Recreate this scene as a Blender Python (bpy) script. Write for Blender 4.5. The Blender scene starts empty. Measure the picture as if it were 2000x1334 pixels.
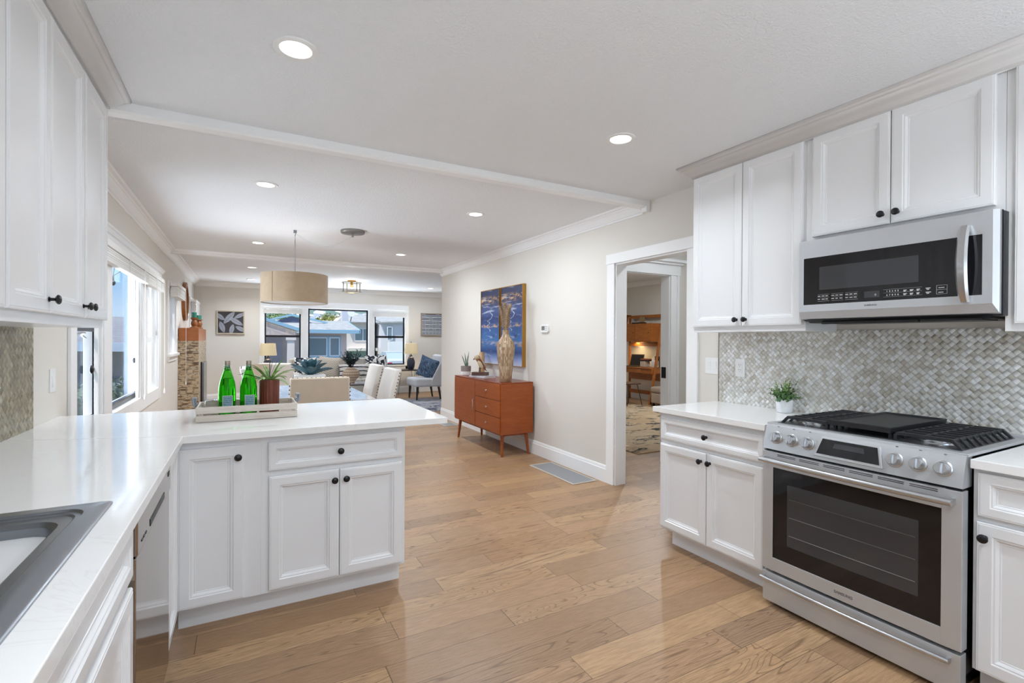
import bpy, bmesh, math, random
from mathutils import Vector, Matrix
R = random.Random(7)
PI = math.pi
sc = bpy.context.scene
COL = sc.collection

# ------------------------------------------------------------------ camera
cd = bpy.data.cameras.new('camera'); cam = bpy.data.objects.new('camera', cd); COL.objects.link(cam)
sc.camera = cam
YAW, PIT, ROL, FPX = 0.5011943, -0.0043055, 0.0053142, 957.63
cy, sy = math.cos(YAW), math.sin(YAW)
F = Vector((sy, cy, 0)); Rr = Vector((cy, -sy, 0)); U = Vector((0, 0, 1))
F2 = F*math.cos(PIT) + U*math.sin(PIT); U2 = U*math.cos(PIT) - F*math.sin(PIT)
R3 = Rr*math.cos(ROL) + U2*math.sin(ROL); U3 = U2*math.cos(ROL) - Rr*math.sin(ROL)
M = Matrix((R3, U3, -F2)).transposed().to_4x4(); M.translation = Vector((0, 0, 1.356))
cam.matrix_world = M
cd.sensor_width = 36; cd.lens = FPX/2000*36; cd.clip_start = .03; cd.clip_end = 400

# ------------------------------------------------------------------ world, sun, exposure
sc.view_settings.view_transform = 'Standard'; sc.view_settings.look = 'None'
sc.view_settings.gamma = 1; sc.view_settings.use_curve_mapping = False
sc.view_settings.exposure = 0.31
sc.cycles.sample_clamp_indirect = 8; sc.cycles.use_denoising = True
w = bpy.data.worlds.new('sky'); sc.world = w; w.use_nodes = True
wn = w.node_tree; wn.nodes.clear()
o_ = wn.nodes.new('ShaderNodeOutputWorld'); b_ = wn.nodes.new('ShaderNodeBackground')
tc = wn.nodes.new('ShaderNodeTexCoord'); sx = wn.nodes.new('ShaderNodeSeparateXYZ'); cr = wn.nodes.new('ShaderNodeValToRGB')
wn.links.new(tc.outputs['Generated'], sx.inputs[0]); wn.links.new(sx.outputs['Z'], cr.inputs[0])
cr.color_ramp.elements[0].position = 0; cr.color_ramp.elements[0].color = (.64, .78, .93, 1)
cr.color_ramp.elements[1].position = .45; cr.color_ramp.elements[1].color = (.36, .53, .84, 1)
e = cr.color_ramp.elements.new(.10); e.color = (.34, .61, .92, 1)
wn.links.new(cr.outputs[0], b_.inputs[0]); b_.inputs[1].default_value = .95
wn.links.new(b_.outputs[0], o_.inputs[0])

def add_light(name, kind, loc, power, color=(1, 1, 1), size=.1, direction=(0, 0, -1), parent=None, size_y=None, shape='DISK', spread=None):
    l = bpy.data.lights.new(name, kind); o = bpy.data.objects.new(name, l); COL.objects.link(o)
    l.energy = power; l.color = color
    if kind == 'AREA':
        l.shape = shape; l.size = size
        if size_y: l.size_y = size_y
        if spread: l.spread = spread
    o.location = loc
    o.rotation_euler = Vector(direction).to_track_quat('-Z', 'Y').to_euler()
    if parent: o.parent = parent
    return o
sun = add_light('sun', 'SUN', (-8, 4, 12), 4.4, (1, .95, .86), direction=(.42, .28, -1.0)); sun.data.angle = .012

# ------------------------------------------------------------------ geometry helpers
def lin(c):
    c = c/255; return c/12.92 if c <= .04045 else ((c+.055)/1.055)**2.4
def C(r, g, b): return (lin(r), lin(g), lin(b), 1)

class MB:
    def __init__(s): s.bm = bmesh.new(); s.mi = 0
    def f(s, vs):
        try:
            fc = s.bm.faces.new(vs); fc.material_index = s.mi; return fc
        except ValueError: return None
    def v(s, p): return s.bm.verts.new(p)
    def box(s, x0, x1, y0, y1, z0, z1):
        p = [s.v((x, y, z)) for z in (z0, z1) for y in (y0, y1) for x in (x0, x1)]
        for q in ((0, 2, 3, 1), (4, 5, 7, 6), (0, 1, 5, 4), (2, 6, 7, 3), (0, 4, 6, 2), (1, 3, 7, 5)): s.f([p[i] for i in q])
        return s
    def hexa(s, pts):
        p = [s.v(a) for a in pts]
        for q in ((0, 2, 3, 1), (4, 5, 7, 6), (0, 1, 5, 4), (2, 6, 7, 3), (0, 4, 6, 2), (1, 3, 7, 5)): s.f([p[i] for i in q])
        return s
    def loft(s, loops, cap0=True, cap1=True, closed=True):
        rows = [[s.v(p) for p in lp] for lp in loops]
        n = len(rows[0])
        for a, b in zip(rows, rows[1:]):
            for i in range(n if closed else n-1):
                j = (i+1) % n; s.f([a[i], a[j], b[j], b[i]])
        if cap0 and closed: s.f(list(reversed(rows[0])))
        if cap1 and closed: s.f(rows[-1])
        return s
    def prism(s, poly, ax, a, b):
        def P(u, v, t): return {'x': (t, u, v), 'y': (u, t, v), 'z': (u, v, t)}[ax]
        return s.loft([[P(u, v, a) for u, v in poly], [P(u, v, b) for u, v in poly]])
    def tube(s, pts, r, n=8, taper=None, cap=True):
        pts = [Vector(p) for p in pts]; loops = []; up = Vector((0, 0, 1)); prev = None
        for i, p in enumerate(pts):
            d = (pts[min(i+1, len(pts)-1)]-pts[max(i-1, 0)]).normalized()
            a = prev if prev is not None else (Vector((1, 0, 0)) if abs(d.z) > .9 else up)
            x = (a - d*a.dot(d)).normalized(); y = d.cross(x); prev = x
            rr = r if taper is None else taper[i]
            loops.append([p+x*rr*math.cos(2*PI*k/n)+y*rr*math.sin(2*PI*k/n) for k in range(n)])
        return s.loft(loops, cap, cap)
    def lathe(s, prof, c=(0, 0, 0), n=24, ax='z', cap=True):
        loops = []
        for r, h in prof:
            lp = []
            for k in range(n):
                a = 2*PI*k/n; u, v = r*math.cos(a), r*math.sin(a)
                p = {'z': (u, v, h), 'y': (u, h, v), 'x': (h, u, v)}[ax]
                lp.append((c[0]+p[0], c[1]+p[1], c[2]+p[2]))
            loops.append(lp)
        return s.loft(loops, cap, cap)
    def ball(s, c, r, n=12, m=8):
        rx, ry, rz = (r, r, r) if not hasattr(r, '__len__') else r
        prof = [(math.sin(PI*i/m), -math.cos(PI*i/m)) for i in range(m+1)]
        prof[0] = (.01, -1); prof[-1] = (.01, 1)
        return s.loft([[(c[0]+rx*q*math.cos(2*PI*k/n), c[1]+ry*q*math.sin(2*PI*k/n), c[2]+rz*h) for k in range(n)] for q, h in prof])
    def pillow(s, c, hw, hh, hd, rot=None, n=9, crown=1.0):
        """soft square cushion in local xz plane, thickness y"""
        rot = rot or Matrix.Identity(3); c = Vector(c)
        for sg in (-1, 1):
            g = []
            for i in range(n+1):
                row = []
                for j in range(n+1):
                    a, b = i/n*2-1, j/n*2-1
                    t = max(0, (1-a*a)*(1-b*b))**.42
                    pin = 1-.07*(1-abs(a)**2)*abs(b)**3; pin2 = 1-.07*(1-abs(b)**2)*abs(a)**3
                    row.append(s.v(c+rot@Vector((a*hw*pin2, sg*(hd*t+.002), b*hh*pin))))
                g.append(row)
            for i in range(n):
                for j in range(n):
                    q = [g[i][j], g[i+1][j], g[i+1][j+1], g[i][j+1]]
                    s.f(q if sg < 0 else q[::-1])
        return s
    def leaf(s, base, d, L, wd, bend=.3, n=6, prof=None, up=(0, 0, 1), fold=.25, thick=.0):
        """blade along d bending toward the ground by bend"""
        p = Vector(base); d = Vector(d).normalized(); upv = Vector(up); rows = []
        for i in range(n+1):
            t = i/n
            wi = wd*(prof(t) if prof else math.sin(PI*min(1, t*.93+.07))**.8)
            side = d.cross(upv)
            if side.length < 1e-3: side = Vector((1, 0, 0))
            side.normalize(); nn = side.cross(d).normalized()
            rows.append([p+side*wi*.5+nn*wi*fold, p+Vector((0, 0, 0)), p-side*wi*.5+nn*wi*fold])
            p = p+d*L/n
            d = (d+Vector((0, 0, -1))*bend/n*1.6).normalized()
        return s.loft(rows, closed=False)
    def build(s, name, mats, parent=None, smooth=0, bevel=0, seg=2, loc=None, solid=0, subd=0, weld=1e-5):
        bm = s.bm
        bmesh.ops.remove_doubles(bm, verts=bm.verts, dist=weld)
        if not solid and smooth != 'leaf': bmesh.ops.recalc_face_normals(bm, faces=bm.faces)
        me = bpy.data.meshes.new(name)
        if smooth:
            ang = math.radians(180 if smooth == 'leaf' else (40 if smooth is True else smooth))
            for fc in bm.faces: fc.smooth = True
            for ed in bm.edges:
                if len(ed.link_faces) == 2 and ed.calc_face_angle(0) > ang: ed.smooth = False
        bm.to_mesh(me); bm.free()
        for m in (mats if isinstance(mats, (list, tuple)) else [mats]): me.materials.append(m)
        o = bpy.data.objects.new(name, me); COL.objects.link(o)
        if parent: o.parent = parent
        if loc: o.location = loc
        if solid:
            k = o.modifiers.new('solid', 'SOLIDIFY'); k.thickness = solid
        if bevel:
            k = o.modifiers.new('bevel', 'BEVEL'); k.width = bevel; k.segments = seg; k.limit_method = 'ANGLE'; k.angle_limit = math.radians(40)
            k.harden_normals = False
        if subd:
            k = o.modifiers.new('sub', 'SUBSURF'); k.levels = subd; k.render_levels = subd
        return o

def tag(o, label=None, cat=None, group=None, kind=None):
    if label: o['label'] = label
    if cat: o['category'] = cat
    if group: o['group'] = group
    if kind: o['kind'] = kind
    return o
def thing(name, label, cat, loc=(0, 0, 0), rz=0, group=None):
    o = bpy.data.objects.new(name, None); COL.objects.link(o); o.empty_display_size = .1
    o.location = loc; o.rotation_euler = (0, 0, rz)
    return tag(o, label, cat, group)
def struct(name, mb, m, **k):
    return tag(mb.build(name, m, **k), kind='structure')
def structroot(name):
    o = bpy.data.objects.new(name, None); COL.objects.link(o); return tag(o, kind='structure')
def dup(root, loc=None, rz=None, label=None, group=None):
    def cp(o, par):
        c = o.copy(); COL.objects.link(c)
        if par: c.parent = par
        for ch in o.children: cp(ch, c)
        return c
    r = cp(root, None)
    if loc: r.location = loc
    if rz is not None: r.rotation_euler = (0, 0, rz)
    if label: r['label'] = label
    if group: r['group'] = group
    return r
def rect_cells(a0, a1, b0, b1, holes):
    A = sorted({a0, a1, *[max(a0, min(a1, h[k])) for h in holes for k in (0, 1)]}); B = sorted({b0, b1, *[max(b0, min(b1, h[k])) for h in holes for k in (2, 3)]})
    for i in range(len(A)-1):
        for j in range(len(B)-1):
            ca, cb = (A[i]+A[i+1])/2, (B[j]+B[j+1])/2
            if not any(h[0] < ca < h[1] and h[2] < cb < h[3] for h in holes): yield A[i], A[i+1], B[j], B[j+1]
def wall(name, ax, t0, t1, a0, a1, z0, z1, holes, m):
    """wall whose faces are at ax=t0..t1, runs a0..a1, with rectangular openings"""
    mb = MB()
    for c in rect_cells(a0, a1, z0, z1, holes):
        if ax == 'x': mb.box(t0, t1, c[0], c[1], c[2], c[3])
        else: mb.box(c[0], c[1], t0, t1, c[2], c[3])
    return struct(name, mb, m)
def sweep(mb, prof, p0, p1, normal, m0=0, m1=0):
    """profile [(out, z)] swept in plan from p0 to p1; normal = into the room; m0/m1 mitre shift"""
    p0, p1, n = Vector(p0), Vector(p1), Vector(normal); d = (p1-p0).normalized()
    A = [(*(p0+n*o+d*(-m0*o))[:2], z) for o, z in prof]; B = [(*(p1+n*o+d*(m1*o))[:2], z) for o, z in prof]
    return mb.loft([A, B])

# ------------------------------------------------------------------ material helpers
class NT:
    def __init__(s, name):
        s.m = bpy.data.materials.new(name); s.m.use_nodes = True; s.t = s.m.node_tree
        s.b = s.t.nodes['Principled BSDF']
    def n(s, t, **k):
        x = s.t.nodes.new('ShaderNode'+t)
        for a, b in k.items(): setattr(x, a, b)
        return x
    def put(s, sock, v):
        if v is None: return
        if hasattr(v, 'links') or isinstance(v, bpy.types.NodeSocket): s.t.links.new(v, sock)
        else:
            if hasattr(sock.default_value, '__len__') and not hasattr(v, '__len__'): v = [v]*len(sock.default_value)
            sock.default_value = v
    def math(s, op, a, b=None, c=None, clamp=False):
        x = s.n('Math', operation=op, use_clamp=clamp)
        for i, q in enumerate((a, b, c)):
            if q is not None: s.put(x.inputs[i], q)
        return x.outputs[0]
    def vec(s, x=0, y=0, z=0):
        q = s.n('CombineXYZ'); s.put(q.inputs[0], x); s.put(q.inputs[1], y); s.put(q.inputs[2], z); return q.outputs[0]
    def sep(s, v):
        q = s.n('SeparateXYZ'); s.put(q.inputs[0], v); return q.outputs
    def obj(s): return s.n('TexCoord').outputs['Object']
    def gen(s): return s.n('TexCoord').outputs['Generated']
    def pos(s): return s.n('NewGeometry').outputs['Position']
    def mapv(s, v, sc=(1, 1, 1), loc=(0, 0, 0), rot=(0, 0, 0)):
        q = s.n('Mapping'); s.put(q.inputs[0], v); q.inputs[1].default_value = loc; q.inputs[2].default_value = rot; q.inputs[3].default_value = sc; return q.outputs[0]
    def noise(s, v, scale, detail=3, rough=.5, dist=0, out='Fac'):
        q = s.n('TexNoise'); s.put(q.inputs['Vector'], v); q.inputs['Scale'].default_value = scale; q.inputs['Detail'].default_value = detail
        q.inputs['Roughness'].default_value = rough; q.inputs['Distortion'].default_value = dist; return q.outputs[out]
    def white(s, v, out='Value', dim='3D'):
        q = s.n('TexWhiteNoise', noise_dimensions=dim); s.put(q.inputs['Vector'] if dim != '1D' else q.inputs['W'], v); return q.outputs[out]
    def vor(s, v, scale, feature='F1', out='Distance'):
        q = s.n('TexVoronoi', feature=feature); s.put(q.inputs['Vector'], v); q.inputs['Scale'].default_value = scale; return q.outputs[out]
    def ramp(s, f, stops, interp='LINEAR'):
        q = s.n('ValToRGB'); s.put(q.inputs[0], f); r = q.color_ramp; r.interpolation = interp
        while len(r.elements) > 1: r.elements.remove(r.elements[0])
        r.elements[0].position = stops[0][0]; r.elements[0].color = stops[0][1]
        for p, c in stops[1:]:
            e = r.elements.new(p); e.color = c
        return q.outputs[0]
    def mix(s, f, a, b, mode='MIX'):
        q = s.n('Mix', data_type='RGBA', blend_type=mode); s.put(q.inputs[0], f); s.put(q.inputs[6], a); s.put(q.inputs[7], b); return q.outputs[2]
    def bump(s, h, strength=.3, dist=.01, normal=None):
        q = s.n('Bump'); s.put(q.inputs['Height'], h); q.inputs['Strength'].default_value = strength; q.inputs['Distance'].default_value = dist
        if normal: s.put(q.inputs['Normal'], normal)
        s.t.links.new(q.outputs[0], s.b.inputs['Normal']); return q.outputs[0]
    def set(s, **k):
        for a, v in k.items(): s.put(s.b.inputs[a.replace('_', ' ')], v)
        return s
def mat(name, col, rough=.5, metal=0, spec=.5, emit=None, es=0, trans=0, ior=1.45, alpha=1, coat=0, sheen=0):
    n = NT(name); n.set(Base_Color=col, Roughness=rough, Metallic=metal, IOR=ior, Alpha=alpha)
    n.b.inputs['Specular IOR Level'].default_value = spec; n.b.inputs['Transmission Weight'].default_value = trans
    n.b.inputs['Coat Weight'].default_value = coat; n.b.inputs['Sheen Weight'].default_value = sheen
    if emit: n.b.inputs['Emission Color'].default_value = emit; n.b.inputs['Emission Strength'].default_value = es
    return n.m
def grain(name, c0, c1, rough=.4, sc=(3, 3, 40), spec=.5, bump=.05, c2=None):
    n = NT(name); v = n.mapv(n.obj(), sc)
    a = n.noise(v, 1.6, 5, .6, 1.2); b = n.noise(v, 7, 3, .6)
    f = n.math('ADD', n.math('MULTIPLY', a, .7), n.math('MULTIPLY', b, .3))
    n.set(Base_Color=n.ramp(f, [(.3, c0), (.7, c1)] if not c2 else [(.3, c0), (.5, c2), (.7, c1)]), Roughness=rough)
    n.b.inputs['Specular IOR Level'].default_value = spec
    if bump: n.bump(b, bump, .002)
    return n.m
def fabric(name, c0, c1=None, scale=500, rough=.9, bump=.25):
    n = NT(name); v = n.obj(); c1 = c1 or tuple(x*.86 for x in c0[:3])+(1,)
    a = n.noise(v, scale, 2, .6); b = n.noise(v, 12, 2, .5)
    f = n.math('ADD', n.math('MULTIPLY', a, .7), n.math('MULTIPLY', b, .3))
    n.set(Base_Color=n.ramp(f, [(.3, c1), (.65, c0)]), Roughness=rough); n.b.inputs['Sheen Weight'].default_value = .2
    n.bump(a, bump, .002); return n.m

# --- paints
m_cab = mat('cabinet_paint', C(236, 236, 237), .2, spec=.2)
m_trim = mat('trim_paint', C(246, 246, 246), .4)
n = NT('wall_paint'); f = n.noise(n.pos(), 60, 3, .6)
n.set(Base_Color=C(226, 221, 213), Roughness=.6); n.bump(f, .12, .004); m_wall = n.m
n = NT('ceiling_paint'); f = n.noise(n.pos(), 95, 4, .62); g = n.ramp(f, [(.40, (0, 0, 0, 1)), (.62, (1, 1, 1, 1))])
n.set(Base_Color=C(240, 241, 243), Roughness=.7); n.bump(g, .45, .006); m_ceil = n.m
# --- quartz
n = NT('white_quartz'); v = n.pos(); a = n.noise(n.mapv(v, (1, 1.6, 1)), 1.3, 5, .6, 1.6); g = n.math('ABSOLUTE', n.math('SUBTRACT', a, .5))
g = n.ramp(g, [(0, (1, 1, 1, 1)), (.006, (0, 0, 0, 1))]); b = n.noise(v, 700, 2, .6)
c0 = n.mix(n.math('MULTIPLY', g, .16), C(249, 248, 247), C(206, 203, 200)); c0 = n.mix(n.math('MULTIPLY', b, .06), c0, C(180, 178, 176))
n.set(Base_Color=c0, Roughness=.09); n.b.inputs['Specular IOR Level'].default_value = .45; m_quartz = n.m
# --- oak plank floor: planks run along x, 0.155 m wide
n = NT('oak_planks'); p = n.sep(n.pos()); PW = .155
yy = n.math('DIVIDE', n.math('ADD', p[1], -.006), PW); row = n.math('FLOOR', yy); fy = n.math('FRACT', yy)
rr = n.white(n.vec(row, 3.7, 0)); PLn = 1.25
xx = n.math('ADD', n.math('DIVIDE', p[0], n.math('ADD', .78, n.math('MULTIPLY', n.white(n.vec(row, 9.1, 2)), .65))), n.math('MULTIPLY', rr, 7.0))
colx = n.math('FLOOR', xx); fx = n.math('FRACT', xx)
idv = n.vec(row, colx, 1.0); h1 = n.white(idv); h2 = n.white(n.vec(colx, row, 5.0)); h3 = n.white(n.vec(row, colx, 9.0))
gv = n.vec(n.math('ADD', n.math('MULTIPLY', p[0], 1.0), n.math('MULTIPLY', h1, 50)), n.math('ADD', n.math('MULTIPLY', p[1], 9.0), n.math('MULTIPLY', h2, 30)), h3)
ga = n.noise(gv, 1.1, 1.2, .45, .7)                     # broad figure
rings = n.math('FRACT', n.math('MULTIPLY', ga, 17)); rings = n.math('ABSOLUTE', n.math('SUBTRACT', rings, .5))   # cathedral lines
line = n.ramp(rings, [(0, (1, 1, 1, 1)), (.14, (0, 0, 0, 1))])
gf = n.noise(n.vec(n.math('MULTIPLY', p[0], 5), n.math('MULTIPLY', p[1], 120), h1), 2.0, 4, .7)   # fine pores
figure = n.math('MULTIPLY', line, n.math('MULTIPLY', n.math('GREATER_THAN', h3, .5), .62))
base = n.ramp(h1, [(0, C(162, 130, 102)), (.25, C(196, 158, 122)), (.45, C(178, 144, 114)), (.65, C(206, 170, 130)), (.85, C(186, 148, 110)), (1, C(170, 140, 114))])
base = n.mix(n.math('MULTIPLY', ga, .25), base, C(190, 154, 118)); base = n.mix(n.ramp(gf, [(.42, (.42,)*3+(1,)), (.58, (0, 0, 0, 1))]), base, C(124, 92, 62))
base = n.mix(figure, base, C(96, 68, 44))
kn = n.vor(n.vec(n.math('MULTIPLY', p[0], 1.2), n.math('MULTIPLY', p[1], 2.6), 0), 1.15); kn = n.ramp(kn, [(.012, (.8,)*3+(1,)), (.03, (0, 0, 0, 1))]); base = n.mix(kn, base, C(66, 45, 30))
ey = n.math('MINIMUM', fy, n.math('SUBTRACT', 1, fy)); ex = n.math('MINIMUM', fx, n.math('SUBTRACT', 1, fx))
j = n.math('MAXIMUM', n.math('LESS_THAN', ey, .009), n.math('LESS_THAN', ex, .0017))
base = n.mix(n.math('MULTIPLY', j, .7), base, C(80, 58, 40))
n.set(Base_Color=n.mix(1.0, base, (.88, .86, .83, 1), 'MULTIPLY'), Roughness=n.math('ADD', .32, n.math('MULTIPLY', gf, .16))); n.b.inputs['Specular IOR Level'].default_value = .5
n.bump(n.math('SUBTRACT', n.math('MULTIPLY', gf, .3), n.math('ADD', j, n.math('MULTIPLY', figure, .5))), .25, .0012); m_floor = n.m
# --- woven shell mosaic
def shell_tile(name, stops, ax, grout, rough=.2, s=.0232):
    n = NT(name); p = n.sep(n.pos())
    a0 = p['XYZ'.index(ax)] if False else (p[1] if ax == 'y' else p[0])
    u = n.math('DIVIDE', n.math('ADD', a0, p[2]), s*1.41421); v = n.math('DIVIDE', n.math('SUBTRACT', p[2], a0), s*1.41421)
    iu, iv, fu, fv = n.math('FLOOR', u), n.math('FLOOR', v), n.math('FRACT', u), n.math('FRACT', v)
    h = n.white(n.vec(iu, iv, 3)); h2 = n.white(n.vec(iv, iu, 8)); par = n.math('MODULO', n.math('ABSOLUTE', n.math('ADD', iu, iv)), 2)
    big = n.noise(n.pos(), 2.2, 2, .5)
    col = n.ramp(n.math('ADD', n.math('MULTIPLY', h, .8), n.math('MULTIPLY', n.math('SUBTRACT', big, .5), .9)), stops)
    st = n.noise(n.vec(n.math('MULTIPLY', u, n.math('ADD', 1, n.math('MULTIPLY', par, 8))), n.math('MULTIPLY', v, n.math('SUBTRACT', 9, n.math('MULTIPLY', par, 8))), h), 1.2, 2)
    col = n.mix(n.math('MULTIPLY', st, .35), col, stops[-1][1])
    # each strip dips toward the ends where it goes under its neighbour
    q = n.math('ADD', n.math('MULTIPLY', par, fu), n.math('MULTIPLY', n.math('SUBTRACT', 1, par), fv))
    dip = n.math('MULTIPLY', n.math('MULTIPLY', q, n.math('SUBTRACT', 1, q)), 4)
    e = n.math('MINIMUM', n.math('MINIMUM', fu, n.math('SUBTRACT', 1, fu)), n.math('MINIMUM', fv, n.math('SUBTRACT', 1, fv)))
    g = n.math('LESS_THAN', e, .022); col = n.mix(n.math('MULTIPLY', g, .4), col, grout)
    n.set(Base_Color=col, Roughness=n.math('ADD', rough, n.math('MULTIPLY', h2, .15))); n.b.inputs['Specular IOR Level'].default_value = .7
    n.bump(n.math('ADD', dip, n.math('MULTIPLY', g, -.4)), .75, .007); return n.m
m_tile = shell_tile('grey_shell_mosaic', [(0, C(178, 168, 148)), (.3, C(206, 202, 190)), (.55, C(222, 221, 216)), (.8, C(238, 238, 235)), (.95, C(254, 254, 254))], 'y', C(134, 128, 114))
m_tile2 = shell_tile('olive_shell_mosaic', [(0, C(104, 94, 68)), (.4, C(128, 118, 90)), (.7, C(150, 140, 112)), (1, C(206, 200, 180))], 'y', C(70, 60, 40), s=.029)
# --- metals
def steel(name, c, rough, ax=2, amt=.08, met=1):
    n = NT(name); sc_ = [4, 4, 4]; sc_ = [300 if i == ax else 2 for i in range(3)]
    f = n.noise(n.mapv(n.obj(), sc_), 3, 3, .6); n.set(Base_Color=c, Metallic=met, Roughness=n.math('ADD', rough-amt/2, n.math('MULTIPLY', f, amt)))
    n.bump(f, .02, .001); return n.m
m_steel = steel('brushed_steel', C(200, 202, 205), .36, met=.55)
m_steel_v = steel('sink_steel', C(150, 154, 160), .30, 1)
m_steel_dw = steel('dishwasher_steel', C(158, 146, 134), .10, 2, .04)
m_chrome = mat('polished_steel', C(200, 201, 203), .30, 1)
m_knob = mat('black_knob', C(24, 25, 28), .22, .3, spec=.7)
m_iron = mat('cast_iron', C(44, 45, 48), .42, .2)
m_blackglass = mat('black_glass', C(24, 24, 27), .05, 0, spec=.6)
m_greyglass = mat('grey_window_glass', C(62, 63, 66), .06, 0, spec=.6)
m_black = mat('black_plastic', C(18, 18, 20), .4)
m_frame = mat('black_window_frame', C(16, 20, 28), .35)
m_white = mat('white_plastic', C(238, 238, 236), .35)
m_text = mat('pale_print', C(205, 205, 208), .5)
m_textd = mat('grey_print', C(120, 120, 124), .4)
m_gold = mat('brass', C(196, 150, 68), .28, 1)
m_glow = mat('lamp_glow', C(240, 214, 160), .4, emit=(1, .75, .4, 1), es=.45)
def glass(name, col, rough=0, ior=1.45):
    n = NT(name); n.set(Base_Color=col, Roughness=rough, IOR=ior); n.b.inputs['Transmission Weight'].default_value = 1; return n.m
# thin window glass: mostly lets light straight through, mirrors a little
n = NT('window_glass'); t = n.t; tr = n.n('BsdfTransparent'); tr.inputs[0].default_value = (.95, .96, .98, 1); gl = n.n('BsdfGlossy'); gl.inputs['Roughness'].default_value = .01
fr = n.n('Fresnel'); fr.inputs[0].default_value = 1.42; mx = n.n('MixShader'); t.links.new(n.math('MULTIPLY', fr.outputs[0], .14), mx.inputs[0]); t.links.new(tr.outputs[0], mx.inputs[1]); t.links.new(gl.outputs[0], mx.inputs[2])
t.links.new(mx.outputs[0], t.nodes['Material Output'].inputs[0]); m_glass = n.m
m_green = glass('green_bottle_glass', (.26, .82, .18, 1), 0, 1.2)
m_clear = glass('clear_glass', (1, 1, 1, 1), 0, 1.2)
# --- woods
m_teak = grain('orange_teak', C(136, 60, 14), C(166, 84, 26), .32, (2, 2, 14))
m_teak_d = grain('teak_top', C(118, 48, 16), C(148, 68, 30), .25, (12, 2, 2))
m_office = grain('office_wood', C(140, 76, 26), C(182, 108, 44), .4, (3, 3, 16))
m_mantel = grain('mantel_wood', C(150, 84, 34), C(182, 108, 52), .35, (3, 3, 30))
m_pot = grain('red_wood_pot', C(78, 34, 18), C(132, 62, 36), .45, (40, 40, 2), c2=C(104, 46, 26))
m_white_wood = grain('whitewashed_wood', C(198, 184, 168), C(228, 220, 210), .7, (3, 30, 30), bump=.2)
m_turned = grain('turned_wood', C(110, 62, 28), C(160, 100, 50), .3, (8, 8, 4))
m_darkwood = mat('dark_wood', C(34, 26, 24), .35)
m_walnut = grain('walnut', C(70, 44, 36), C(100, 66, 54), .4, (6, 6, 20))
# --- fabrics
m_linen = fabric('cream_linen', C(214, 198, 178)); m_linen_w = fabric('white_linen', C(226, 220, 212)); m_sofa = fabric('sofa_cream', C(206, 200, 190))
m_grey_up = fabric('pale_grey_upholstery', C(208, 208, 212)); m_shade = fabric('burlap_shade', C(178, 156, 130), C(152, 130, 104), 350)


# ================================================================== ROOM SHELL
XW, XL, YF, ZC = 3.035, -.90, 12.2, 2.54
YB = -1.7
mb = MB(); mb.box(XL-.15, XW+.12, YB-.12, YF+.15, -.12, 0); mb.box(XW+.12, 8.3, 2.0, 9.5, -.12, 0); mb.box(XW+.12, 5.4, 9.5, YF+.15, -.12, 0)
struct('floor', mb, m_floor)
mb = MB(); mb.box(XL-.15, XW+.12, YB-.12, YF+.15, ZC, ZC+.12); mb.box(XW+.12, 5.4, 8.1, YF+.15, ZC, ZC+.12)
mb.box(XW+.12, 4.6, 2.0, 3.97, ZC, ZC+.12); struct('ceiling', mb, m_ceil)
mb = MB(); mb.box(XW+.12, 5.2, 3.97, 8.1, 2.70, 2.82); mb.box(5.2, 8.3, 3.97, 9.5, 2.70, 2.82); struct('ceiling_office', mb, m_ceil)

# left wall with its windows
W1 = (3.87, 7.12, .76, 2.04); W2 = (8.12, 8.86, 1.12, 2.02); W3 = (11.12, 11.9, 1.12, 2.02)
wall('wall_left', 'x', XL-.15, XL, YB-.12, YF+.15, 0, ZC, [W1, W2, W3], m_wall)
DR = (2.69, 3.54, 0, 2.066)
wall('wall_right', 'x', XW, XW+.12, YB-.12, 8.1, 0, ZC, [DR], m_wall)
FW = [(.40, 1.17, .70, 2.06), (1.30, 2.69, .70, 2.06), (2.82, 3.60, .70, 2.06)]
wall('wall_far', 'y', YF, YF+.15, XL-.15, 5.4, 0, ZC, FW, m_wall)
KW = (-.1, 2.4, .9, 2.1)
wall('wall_back', 'y', YB-.12, YB, XL, XW, 0, ZC, [KW], m_wall)
wall('wall_lounge', 'y', 7.98, 8.1, XW+.12, 5.4, 0, 2.82, [], m_wall)
wall('wall_lounge_right', 'x', 5.28, 5.4, 8.1, YF, 0, ZC, [], m_wall)
wall('wall_hall', 'y', 3.85, 3.97, XW+.12, 8.3, 0, 2.82, [(3.25, 4.06, 0, 2.06)], m_wall)
wall('wall_hall_right', 'x', 4.32, 4.44, 2.0, 3.85, 0, ZC, [], m_trim)
wall('wall_hall_near', 'y', 1.95, 2.07, XW+.12, 4.44, 0, ZC, [], m_wall)
OW = (4.6, 6.6, .9, 2.1)
wall('wall_office', 'x', 8.05, 8.17, 3.97, 9.4, 0, 2.82, [OW], m_wall)
wall('wall_office_end', 'y', 9.28, 9.4, 5.4, 8.05, 0, 2.82, [], m_wall)
wall('wall_office_left', 'x', 5.4, 5.5, 8.1, 9.28, 0, 2.82, [], m_wall)

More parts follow.
